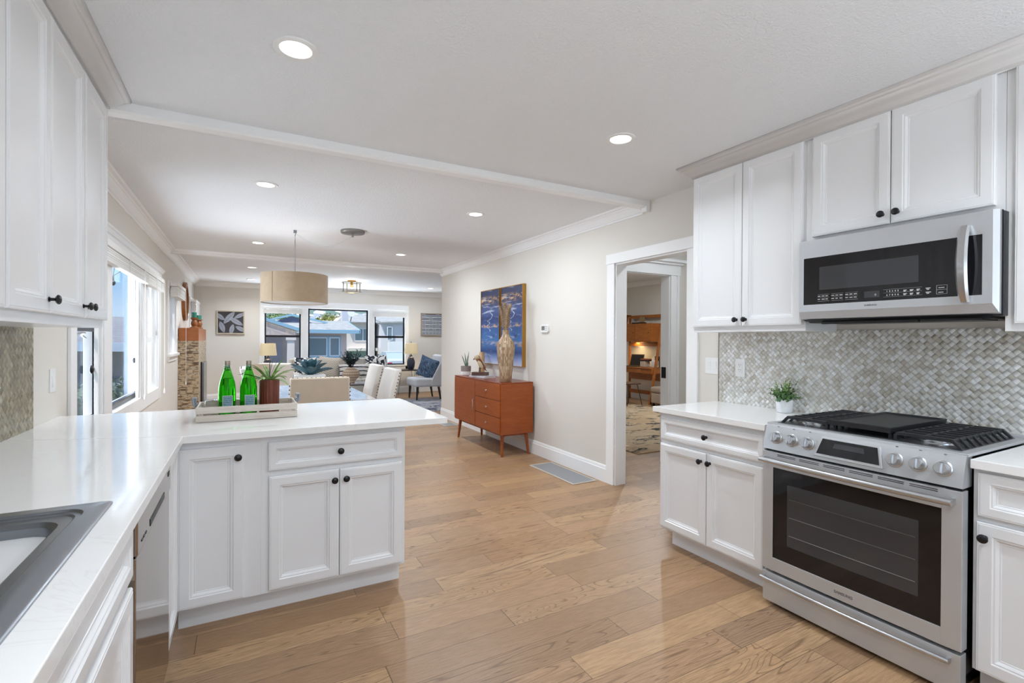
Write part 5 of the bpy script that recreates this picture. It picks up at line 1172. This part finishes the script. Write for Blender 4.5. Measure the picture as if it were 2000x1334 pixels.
# local: back toward -y (world +x), seat toward +y (world -x)
mb = MB(); mb.box(-.33, .33, -.24, .36, .29, .475); mb.build('seat', m_grey_up, ac, bevel=.05, seg=4, smooth=True)
mb = MB(); L = []
for i in range(9):
    u = i/8; z = .28+.70*u; y = -.22-.11*u; hw_ = .33 if u < .8 else .33-.05*(u-.8)*5*.3; L.append([(-hw_, y-.05, z), (hw_, y-.05, z), (hw_, y+.07, z), (-hw_, y+.07, z)])
mb.loft(L); mb.build('backrest', m_grey_up, ac, bevel=.035, seg=4, smooth=True)
for s_ in (-1, 1):
    mb = MB(); mb.loft([[(s_*.335, -.30, .30), (s_*.335, .02, .30), (s_*.335, -.05, .50), (s_*.335, -.20, .78), (s_*.335, -.35, .95)], [(s_*.285, -.30, .30), (s_*.285, .02, .30), (s_*.285, -.05, .50), (s_*.285, -.20, .78), (s_*.285, -.35, .95)]]); mb.build('side_wing', m_grey_up, ac, bevel=.02, smooth=True)
for x in (-.27, .27):
    for y, sp_ in ((-.2, -.05), (.28, .02)): mb = MB(); mb.tube([(x, y+sp_, 0), (x, y, .30)], .025, 4, taper=[.018, .03]); mb.build('leg', m_darkwood, ac)
n = NT('blue_shag'); a = n.noise(n.mapv(n.obj(), (1, 1, .35)), 22, 4, .7, 2); n.set(Base_Color=n.ramp(a, [(.4, C(44, 62, 88)), (.55, C(96, 120, 150)), (.7, C(160, 176, 196))]), Roughness=.95); n.bump(a, .8, .02)
cushion('shaggy blue cushion leaning on the pale grey armchair', (3.66, 10.60, .70), .24, .24, .10, (0, -.3, -PI/2+.9), n.m, .65, 'cushion on the armchair')
cl = thing('lounge_chair', 'white upholstered chair with its back to the dining table, tassel throw over it', 'armchair', (.42, 9.15, 0))
mb = MB(); mb.box(-.28, .28, .05, .62, .25, .47); mb.build('seat', m_linen_w, cl, bevel=.04, seg=3, smooth=True)
mb = MB(); pr_ = [(-.31, .22), (.33, .22), (.33, .88), (.30, .93), (-.12, .94), (-.24, .92), (-.30, .85), (-.31, .78)]; mb.prism(pr_, 'y', -.03, .10); mb.build('backrest', m_linen_w, cl, bevel=.03, seg=3, smooth=True)
for x in (-.24, .24):
    for y in (.02, .55): mb = MB(); mb.tube([(x, y, 0), (x, y, .26)], .02, 6); mb.build('leg', m_darkwood, cl)
th = thing('throw_blanket', 'cream tasselled throw hanging over the white lounge chair back', 'throw', (.235, 9.115, .72))
mb = MB(); mb.box(-.16, .16, -.012, 0, -.02, .21); mb.build('cloth', m_linen, th, bevel=.004)
mb = MB()
for k in range(16): x = -.155+k*.0207; mb.tube([(x, -.008, -.02), (x+R.uniform(-.004, .004), -.010, -.10)], .005, 5, taper=[.004, .007])
tag(mb.build('tassel', fabric('tassel', C(206, 180, 140)), th), kind='stuff')

# ================================================================== OFFICE SEEN THROUGH THE DOORWAY
n = NT('office_rug'); a = n.noise(n.mapv(n.pos(), (1, 2.2, 1), rot=(0, 0, .5)), 3.4, 6, .75, .8); b = n.noise(n.pos(), 1.1, 3)
k_ = n.ramp(a, [(.41, (1, 1, 1, 1)), (.46, (0, 0, 0, 1))]); n.set(Base_Color=n.mix(k_, n.ramp(b, [(.35, C(176, 146, 112)), (.65, C(204, 182, 152))]), C(44, 40, 42)), Roughness=.95); n.bump(n.noise(n.pos(), 60, 2), .4, .006)
mb = MB(); mb.box(4.1, 7.2, 4.36, 8.9, .0005, .012); tag(mb.build('rug', n.m), 'tan and black speckled rug on the office floor', 'rug')
dk = thing('leaning_desk', 'orange wood leaning wall desk with upper cabinet in the office', 'desk', (7.98, 7.62, 0))
Wd = 1.16
for y in (.0, Wd-.03):
    mb = MB(); mb.hexa([(-.52, y, 0), (-.46, y, 0), (-.52, y+.03, 0), (-.46, y+.03, 0), (-.09-.04, y, 1.94), (-.09+.02, y, 1.94), (-.13, y+.03, 1.94), (-.07, y+.03, 1.94)]); mb.build('slanted_leg', m_office, dk, bevel=.002)
    mb = MB(); mb.box(-.045, .0, y, y+.03, 0, 1.94); mb.build('rear_leg', m_office, dk, bevel=.002)
    mb = MB(); mb.box(-.13, 0, y, y+.03, 1.90, 1.94); mb.build('top_cap', m_office, dk)
for a_, b_ in ((1.85, 1.92), (1.22, 1.30), (.14, .22), (.46, .64)): mb = MB(); mb.box(-.045, -.012, .03, Wd-.03, a_, b_); mb.build('rail', m_office, dk)
mb = MB(); mb.box(-.34, -.01, .14, Wd-.03, 1.32, 1.72); ub = mb.build('upper_box', m_office, dk, bevel=.003)
for a_, b_ in ((.155, .62), (.63, 1.12)):
    mb = MB(); mb.box(-.352, -.34, a_, b_, 1.335, 1.705); dd = mb.build('door', m_office, ub, bevel=.002)
    mb = MB(); mb.ball((-.357, a_+.05, 1.52), .010, 8, 6); mb.build('knob', m_black, dd)
mb = MB(); mb.box(-.47, -.01, .03, Wd-.03, .745, .765); mb.build('desktop', m_office, dk, bevel=.003); mb = MB(); mb.box(-.44, -.01, .03, Wd-.03, .64, .745); mb.build('apron', m_office, dk)
mb = MB(); mb.box(-.452, -.44, .32, 1.05, .65, .735); dd = mb.build('drawer', m_office, dk, bevel=.002)
mb = MB(); mb.box(-.010, 0, .03, Wd-.03, 1.32, 1.72); mb.build('back_panel', mat('cream_panel', C(220, 206, 176), .6), dk)
add_light('shelf_light', 'AREA', (-.18, .85, 1.30), 3.5, (1, .78, .42), .5, parent=dk, size_y=.1, shape='RECTANGLE')
lp = thing('laptop', 'open laptop with a dark screen on the office desk', 'laptop', (7.66, 8.33, .766), .15)
mb = MB(); mb.box(-.12, .12, -.18, .18, 0, .014); mb.build('keyboard_base', m_black, lp, bevel=.002)
mb = MB(); mb.hexa([(.10, -.18, .012), (.112, -.18, .012), (.10, .18, .012), (.112, .18, .012), (.17, -.18, .27), (.18, -.18, .27), (.17, .18, .27), (.18, .18, .27)]); s2 = mb.build('lid', mat('bronze_lid', C(120, 98, 72), .4, .5), lp)
mb = MB(); mb.hexa([(.1005, -.165, .03), (.102, -.165, .03), (.1005, .165, .03), (.102, .165, .03), (.1645, -.165, .26), (.166, -.165, .26), (.1645, .165, .26), (.166, .165, .26)]); mb.build('screen', mat('screen', C(28, 26, 26), .15), s2)
def simple_box(name, label, cat, loc, dims, m, rz=0, group=None, bevel=.002):
    mb = MB(); a, b, c_ = dims; mb.box(-a/2, a/2, -b/2, b/2, 0, c_); o = mb.build(name, m, bevel=bevel); o.location = loc; o.rotation_euler = (0, 0, rz); return tag(o, label, cat, group)
simple_box('storage_box', 'small pale box with rounded edges on the office desk beside the laptop', 'box', (7.72, 8.02, .766), (.16, .15, .13), mat('pale_box', C(196, 178, 158), .7), bevel=.015)
simple_box('storage_box', 'white box on the office desk near the slanted leg', 'box', (7.78, 7.78, .766), (.12, .12, .15), m_linen_w, bevel=.015)
for i, (col, dz, lab) in enumerate(((C(40, 36, 38), 0, 'dark book at the bottom of the small office stack on the box'), (C(160, 84, 60), .028, 'rust book on top of the small office stack on the box'))):
    simple_box('book', lab, 'book', (7.72, 7.99, .897+dz), (.15, .19, .026), mat('office_book_%d' % i, col, .6), .1)
simple_box('photo_frame', 'small black framed photo on the office desk', 'photo frame', (7.90, 7.84, .766), (.015, .13, .24), m_black)
simple_box('book', 'dark book lying on the office upper cabinet', 'book', (7.80, 8.30, 1.721), (.16, .30, .03), m_black)
simple_box('storage_box', 'tan square box standing on the dark book above the office cabinet', 'box', (7.82, 8.22, 1.752), (.07, .10, .12), mat('tan_box', C(150, 126, 92), .5))
so = thing('stool', 'office stool with a wooden seat and thin black metal legs', 'stool', (7.02, 7.78, .0125))
mb = MB(); mb.box(-.19, .19, -.19, .19, .43, .46); mb.build('seat', m_walnut, so, bevel=.012)
for x in (-1, 1):
    for y in (-1, 1): mb = MB(); mb.tube([(x*.20, y*.20, 0), (x*.13, y*.13, .43)], .008, 6); mb.build('leg', m_black, so)
ot = thing('ottoman', 'beige upholstered ottoman beside the slanted desk leg', 'ottoman', (7.66, 7.16, 0))
mb = MB(); mb.box(-.28, .28, -.34, .34, .06, .27); mb.build('base', fabric('ottoman_fabric', C(172, 152, 132)), ot, bevel=.02, smooth=True); mb = MB(); mb.box(-.29, .29, -.35, .35, .272, .40); mb.build('cushion', bpy.data.materials['ottoman_fabric'], ot, bevel=.04, seg=3, smooth=True)
for x in (-.24, .24):
    for y in (-.3, .3): mb = MB(); mb.box(x-.02, x+.02, y-.02, y+.02, 0, .06); mb.build('foot', m_darkwood, ot)

# ================================================================== OUTSIDE
def outside(name, label, cat, loc=(0, 0, 0), group=None): return thing(name, label, cat, loc, 0, group)
n = NT('street_ground'); q = n.sep(n.pos()); a = n.noise(n.pos(), 2, 3); st_ = n.ramp(n.math('DIVIDE', q[1], 60), [(.30, C(120, 124, 100)), (.36, C(170, 170, 170)), (.40, C(96, 98, 104)), (.54, C(96, 98, 104)), (.55, C(186, 184, 180)), (.60, C(120, 130, 96))], 'CONSTANT')
n.set(Base_Color=n.mix(n.math('MULTIPLY', a, .3), st_, C(120, 120, 116)), Roughness=.9)
mb = MB(); mb.box(-40, 60, -25, 130, -1.1, -1.0); struct('ground', mb, n.m)
def roofm(name, c0, c1):
    n = NT(name); q = n.sep(n.obj()); v = n.math('MULTIPLY', n.math('ADD', q[1], q[2]), 6); r_ = n.white(n.vec(n.math('FLOOR', n.math('MULTIPLY', q[0], 4)), n.math('FLOOR', v), 1)); n.set(Base_Color=n.mix(r_, c0, c1), Roughness=.9); return n.m
m_roof = roofm('grey_shingle', C(150, 154, 156), C(176, 178, 176)); m_roof2 = roofm('dark_shingle', C(120, 124, 134), C(140, 144, 152))
m_bluetrim = mat('blue_trim', C(150, 188, 208), .5); m_pink = mat('pink_stucco', C(212, 194, 184), .85); m_cream = mat('pale_stucco', C(228, 220, 212), .85); m_glassd = mat('dark_house_glass', C(128, 146, 152), .12); m_wt = mat('white_house_trim', C(232, 234, 238), .5)
def hwin(par, x0, x1, z0, z1, y, tr=None, mull=1):
    mb = MB(); w_ = .07
    for c_ in rect_cells(x0, x1, z0, z1, [(x0+w_+(x1-x0-w_)*i/mull, x0+(x1-x0-w_)*(i+1)/mull, z0+w_, z1-w_) for i in range(mull)]): mb.box(c_[0], c_[1], y-.06, y+.02, c_[2], c_[3])
    f_ = mb.build('window', tr or m_wt, par); mb = MB(); mb.box(x0+.02, x1-.02, y-.02, y, z0+.02, z1-.02); mb.build('pane', m_glassd, f_); return f_
# house A: blue trimmed bungalow
A = outside('bungalow', 'pink stucco bungalow with sky-blue eaves across the street', 'house')
mb = MB(); mb.box(-1.5, 6.4, 36, 42, -1, 1.85); mb.build('wall', m_pink, A)
mb = MB(); mb.hexa([(2.0, 35.3, 1.86), (7.15, 35.3, 1.86), (2.0, 39.4, 2.62), (7.0, 39.4, 2.62), (2.0, 35.3, 1.94), (7.15, 35.3, 1.94), (2.0, 39.4, 2.70), (7.0, 39.4, 2.70)]); mb.build('roof', m_roof, A)
mb = MB(); mb.box(2.4, 7.15, 35.22, 35.3, 1.70, 1.95); mb.hexa([(7.12, 35.22, 1.70), (7.2, 35.22, 1.70), (6.97, 39.4, 2.5), (7.05, 39.4, 2.5), (7.12, 35.22, 1.95), (7.2, 35.22, 1.95), (6.97, 39.4, 2.72), (7.05, 39.4, 2.72)]); mb.build('fascia', m_bluetrim, A)
hwin(A, 3.6, 5.10, .12, 1.43, 36, m_wt, 1); hwin(A, 5.24, 5.93, .12, 1.43, 36, m_wt, 1)
mb = MB()
for c_ in rect_cells(3.5, 6.0, .02, 1.50, [(3.6, 5.10, .12, 1.43), (5.24, 5.93, .12, 1.43)]): mb.box(c_[0], c_[1], 35.93, 36.01, c_[2], c_[3])
mb.build('window_surround', m_bluetrim, A)
# front gable porch
mb = MB(); mb.hexa([(-2.2, 29.9, 3.36), (2.95, 29.9, 1.68), (-2.2, 30.0, 3.36), (2.95, 30.0, 1.68), (-2.2, 29.9, 3.58), (2.95, 29.9, 1.86), (-2.2, 30, 3.58), (2.95, 30, 1.86)]); mb.build('rake_board', m_bluetrim, A)
mb = MB(); mb.hexa([(-2.2, 30, 3.45), (2.9, 30, 1.78), (-2.2, 36, 3.45), (2.9, 36, 1.78), (-2.2, 30, 3.55), (2.9, 30, 1.85), (-2.2, 36, 3.55), (2.9, 36, 1.85)]); mb.build('porch_roof', m_roof, A)
mb = MB(); mb.prism([(-2.2, 1.40), (2.62, 1.40), (2.62, 1.72), (-2.2, 3.4)], 'y', 30.0, 30.15); mb.build('gable_wall', m_pink, A)
mb = MB(); mb.box(2.15, 2.52, 30.0, 30.3, -1, 1.40); mb.box(2.08, 2.59, 29.95, 30.35, 1.25, 1.42); mb.build('porch_post', m_cream, A)
mb = MB(); mb.box(-1.5, 2.1, 33, 33.1, -1, 1.6); mb.build('porch_wall', mat('lavender_stucco', C(196, 186, 190), .9), A)
mb = MB(); [mb.ball((x, 29.88, 3.33-(x+2.2)*.326-j*.06-R.uniform(0, .03)), .014, 5, 3) for x in [.9+i*.07 for i in range(27)] for j in range(1+int(R.uniform(0, 5)))]
tag(mb.build('icicle_light', mat('icicle', C(246, 214, 168), .4, emit=(1, .8, .5, 1), es=.5), A), kind='stuff')
# rear gable of the bungalow
mb = MB(); mb.prism([(1.6, 2.40), (4.6, 2.40), (2.98, 2.92)], 'y', 38.1, 38.2); mb.build('rear_gable', mat('dark_gable', C(96, 104, 128), .8), A)
mb = MB()
for s_, x0, x1 in ((1, 1.1, 2.98), (-1, 5.4, 2.98)):
    mb.hexa([(x0, 38.0, 2.42), (x1, 38.0, 2.94), (x0, 38.1, 2.42), (x1, 38.1, 2.94), (x0, 38.0, 2.56), (x1, 38.0, 3.08), (x0, 38.1, 2.56), (x1, 38.1, 3.08)])
mb.build('rear_rake', m_bluetrim, A)
mb = MB(); mb.box(6.97, 7.45, 41.2, 41.8, 1.8, 3.65); mb.build('chimney', mat('white_chimney', C(214, 216, 226), .7), A)
ds_ = outside('satellite_dish', 'white satellite dish beside the chimney across the street', 'satellite dish', (7.25, 39.2, 2.68))
mb = MB(); mb.tube([(0, 0, 0), (.05, -.1, .35), (.0, -.15, .55)], .03, 6); mb.build('mast', m_black, ds_); mb = MB(); mb.lathe([(.30, -.06), (.2, -.02), (.02, 0), (.02, .02), (.2, .0), (.30, -.04)], n=20, ax='y'); o = mb.build('dish', m_wt, ds_, smooth=True); o.location = (.0, -.15, .62); o.rotation_euler = (-.3, 0, .3)
# house B: two-storey behind
B = outside('two_storey_house', 'pale two-storey house with white windows right of the bungalow', 'house')
mb = MB(); mb.box(8.2, 10.75, 46, 54, -1, 2.8); mb.build('wall', m_cream, B)
mb = MB(); mb.hexa([(8.0, 45.5, 2.78), (10.9, 45.5, 2.78), (8.6, 50, 3.6), (10.9, 50, 3.6), (8.0, 45.5, 2.86), (10.9, 45.5, 2.86), (8.6, 50, 3.7), (10.9, 50, 3.7)]); mb.build('roof', m_roof, B)
mb = MB(); mb.prism([(7.35, 2.78), (8.5, 2.78), (7.9, 3.35)], 'y', 47.0, 50); mb.build('gable', m_cream, B)
hwin(B, 8.85, 10.35, 1.12, 2.30, 46, m_wt, 2); mb = MB(); mb.box(8.2, 10.75, 45.2, 46, .24, .50); mb.build('porch_slab', m_cream, B)
mb = MB(); mb.box(8.4, 10.6, 45.95, 46.02, -.9, .20); mb.build('garage_door', mat('sage_door', C(150, 178, 178), .6), B)
# house C: white house at right, with a -x face in the sun
Cc = outside('white_house', 'white two-storey house seen through the right-hand light of the street window', 'house')
mb = MB(); mb.hexa([(11.0, 45.0, -1), (17, 43.5, -1), (11.0, 52, -1), (17, 52, -1), (11.0, 45.0, 2.85), (17, 43.5, 2.85), (11.0, 52, 2.85), (17, 52, 2.85)]); mb.build('wall', mat('blue_white_stucco', C(222, 222, 226), .8), Cc)
mb = MB(); mb.hexa([(10.92, 44.6, 2.75), (17.2, 42.9, 3.05), (10.92, 50, 3.5), (17.2, 50, 3.8), (10.92, 44.6, 2.87), (17.2, 42.9, 3.15), (10.92, 50, 3.62), (17.2, 50, 3.92)]); mb.build('roof', m_roof, Cc)
mb = MB(); mb.box(11.0, 17, 42.2, 42.5, -1, 1.12); mb.build('garden_wall', mat('bright_wall', C(244, 244, 246), .8), Cc)
for x0, x1, z0, z1 in ((11.45, 11.95, 1.2, 2.45), (12.9, 13.3, 1.5, 2.45)): hwin(Cc, x0, x1, z0, z1, 44.55 if x0 < 12 else 44.2, None, 1)
# parked car
car = outside('parked_sedan', 'silver sedan parked across the street with a red tail light', 'car', (8.95, 31.5, -1.0))
m_carp = mat('silver_paint', C(226, 230, 234), .25, .4)
mb = MB(); L = []
for y, w_, z0, z1 in ((0, .80, .35, .95), (.15, .86, .25, 1.02), (1.1, .89, .2, 1.05), (3.3, .89, .2, .98), (4.3, .82, .25, .80), (4.5, .7, .3, .62)): L.append([(-w_, y, z0), (w_, y, z0), (w_, y, z1-.12), (w_*.9, y, z1), (-w_*.9, y, z1), (-w_, y, z1-.12)])
mb.loft(L); mb.build('body', m_carp, car, bevel=.04, smooth=True)
mb = MB(); L = []
for y, w_, z1 in ((.55, .72, 1.0), (1.15, .66, 1.42), (2.2, .66, 1.46), (3.2, .74, 1.0)): L.append([(-w_-.06, y, .95), (w_+.06, y, .95), (w_*.95, y, z1), (-w_*.95, y, z1)])
mb.loft(L); mb.build('cabin', mat('car_glass', C(168, 184, 194), .1), car)
mb = MB(); mb.box(-.62, .62, 1.2, 2.3, 1.42, 1.49); mb.box(-.66, -.60, .62, 1.2, 1.0, 1.4) if False else None; mb.build('car_roof', m_carp, car, bevel=.03, smooth=True)
for x in (-.80, .52): mb = MB(); mb.box(x, x+.28, -.02, .1, .62, .82); mb.build('tail_light', mat('tail_red', C(190, 40, 44), .3) if 'tail_red' not in bpy.data.materials else bpy.data.materials['tail_red'], car)
for x in (-.9, .7):
    for y in (.95, 3.6): mb = MB(); mb.lathe([(.2, x), (.31, x), (.31, x+.2), (.2, x+.2)], (0, y, .31), 20, 'x'); mb.build('wheel', m_black, car, smooth=40)
# hillside, and trees whose leaf colours are lightened as distance haze
def blob_tree(name, label, loc, r, col0, col1, nb=40, flat=.7, group='trees behind the houses'):
    t = outside(name, label, 'tree', loc, group); n = NT(name+'_leaf'); n.set(Base_Color=n.ramp(n.noise(n.obj(), 2.2, 4, .7), [(.35, col0), (.65, col1)]), Roughness=.9); mb = MB()
    for k in range(nb*50):
        a, b = R.uniform(0, 2*PI), math.acos(R.uniform(-.6, 1)); rad = r*R.uniform(.65, 1.05); p = Vector((rad*math.cos(a)*math.sin(b), rad*math.sin(a)*math.sin(b), rad*flat*math.cos(b)+r*.9)); mb.leaf(p, (R.uniform(-1, 1), R.uniform(-1, 1), R.uniform(-1, 1)), r*.11, r*.08, .2, 2)
    mb.ball((0, 0, r*.9), (r*.85, r*.85, r*.85*flat), 14, 8); mb.build('foliage', n.m, t, smooth='leaf'); mb = MB(); mb.tube([(0, 0, -1), (0, 0, r*.6)], r*.08, 6); mb.build('trunk', m_darkwood, t)
blob_tree('round_tree', 'yellow-green round tree above the bungalow roof', (12.6, 84, -.2), 3.4, C(120, 128, 70), C(164, 160, 96)); blob_tree('dark_tree', 'dark blue-green tree left of the yellow-green one', (9.6, 96, -1.6), 3.0, C(84, 112, 116), C(120, 146, 142), flat=1.1)
blob_tree('palm_tree', 'pale green leafy tree behind the left gable', (4.4, 70, .6), 2.6, C(90, 116, 84), C(150, 170, 120)); blob_tree('dark_tree', 'dusty green tree high on the hillside', (17.5, 100, 1.2), 2.4, C(84, 108, 98), C(120, 140, 124))
n = NT('hillside'); v = n.mapv(n.pos(), (.6, .6, 1.3)); h = n.vor(v, 1.0, 'F1', 'Color'); n.set(Base_Color=n.ramp(n.sep(h)[0], [(0, C(104, 128, 118)), (.4, C(150, 160, 170)), (.6, C(196, 204, 222)), (.8, C(230, 232, 240)), (1, C(128, 128, 150))], 'CONSTANT'), Roughness=.9)
mb = MB(); mb.hexa([(-20, 100, -2), (60, 100, -2), (-20, 130, 9.5), (60, 130, 7.5), (-20, 101, -3), (60, 101, -3), (-20, 131, -3), (60, 131, -3)]); struct('hill', mb, n.m)
for i in range(16):
    x = 2+i*2.6+R.uniform(-.2, .2); y = R.uniform(104, 120); z = (y-100)*.36-1.8; hs = outside('hillside_house', 'tiny pale house among many on the distant hillside', 'house', (x, y, z), 'hillside houses'); w_ = R.uniform(1.1, 1.7); mb = MB(); mb.box(-w_/2, w_/2, -1, 1, -1.5, 1.1); mb.build('wall', R.choice([m_cream, m_pink, m_wt]), hs)
    mb = MB(); mb.prism([(-w_/2-.2, 1.1), (w_/2+.2, 1.1), (0, 1.7)], 'y', -1.2, 1.2); mb.build('roof', R.choice([m_roof2, m_roof]), hs)
# left neighbour
Nb = outside('neighbour_house', 'grey house with a white eave beyond the tall left window', 'house')
mb = MB(); mb.box(-11, -2.9, 21, 30, -1, 1.12); mb.build('wall', mat('grey_blue_siding', C(120, 130, 146), .8), Nb)
mb = MB(); mb.hexa([(-11.4, 20.2, 1.05), (-2.6, 20.2, .95), (-11.4, 26, 2.2), (-3.2, 26, 2.1), (-11.4, 20.2, 1.25), (-2.6, 20.2, 1.15), (-11.4, 26, 2.3), (-3.2, 26, 2.2)]); mb.build('roof', m_roof2, Nb)
mb = MB(); mb.hexa([(-11.4, 20.1, 1.0), (-2.6, 20.1, .88), (-11.4, 20.2, 1.0), (-2.6, 20.2, .88), (-11.4, 20.1, 1.28), (-2.6, 20.1, 1.17), (-11.4, 20.2, 1.28), (-2.6, 20.2, 1.17)]); mb.build('fascia', mat('pale_blue_fascia', C(186, 204, 226), .5), Nb)
sh = outside('hedge', 'dense garden hedge between the neighbour house and the left window', 'hedge', (-3.4, 16, -1)); n = NT('hedge_leaf'); n.set(Base_Color=n.ramp(n.noise(n.obj(), 5, 4, .7), [(.35, C(70, 92, 88)), (.65, C(128, 150, 138))]), Roughness=.9)
mb = MB(); mb.box(-3.9, 1.9, -.4, .4, 0, 1.05)
for k in range(1600): mb.leaf((R.uniform(-4, 2), R.uniform(-.55, .3), R.uniform(.0, 1.25)), (R.uniform(-1, 1), R.uniform(-1, .2), R.uniform(-.5, 1)), .16, .09, .2, 2)
mb.build('foliage', n.m, sh, smooth='leaf')
pp_ = outside('porch_post', 'pale blue upright standing in for a reflection in the tall left window', 'post', (-1.30, 8.0, -1)); mb = MB(); mb.box(-.05, .05, -.05, .05, 0, 4.2); mb.build('shaft', mat('reflection_blue', C(120, 148, 184), .5), pp_); mb = MB(); mb.box(-.01, .012, -.062, -.05, 0, 4.2); mb.build('edge_strip', m_wt, pp_)  # added upright, its blue imitates a reflection in the pane
sl = outside('string_light', 'hanging bulb on a thin cable outside the tall left window', 'string light', (-2.0, 10.88, 2.31)); mb = MB(); mb.ball((0, 0, 0), (.035, .035, .05), 12, 8); mb.build('bulb', mat('smoked_bulb', C(50, 58, 68), .15), sl, smooth=True)
mb = MB(); mb.tube([(.0, 0, .05), (0, 0, .12)], .014, 6); mb.tube([(0, 0, .1), (.06, 0, .7)], .006, 5); mb.tube([(-1.2, 0, -.35), (0, 0, .12), (1.1, 0, 1.0)], .005, 5); mb.build('cable', m_black, sl)
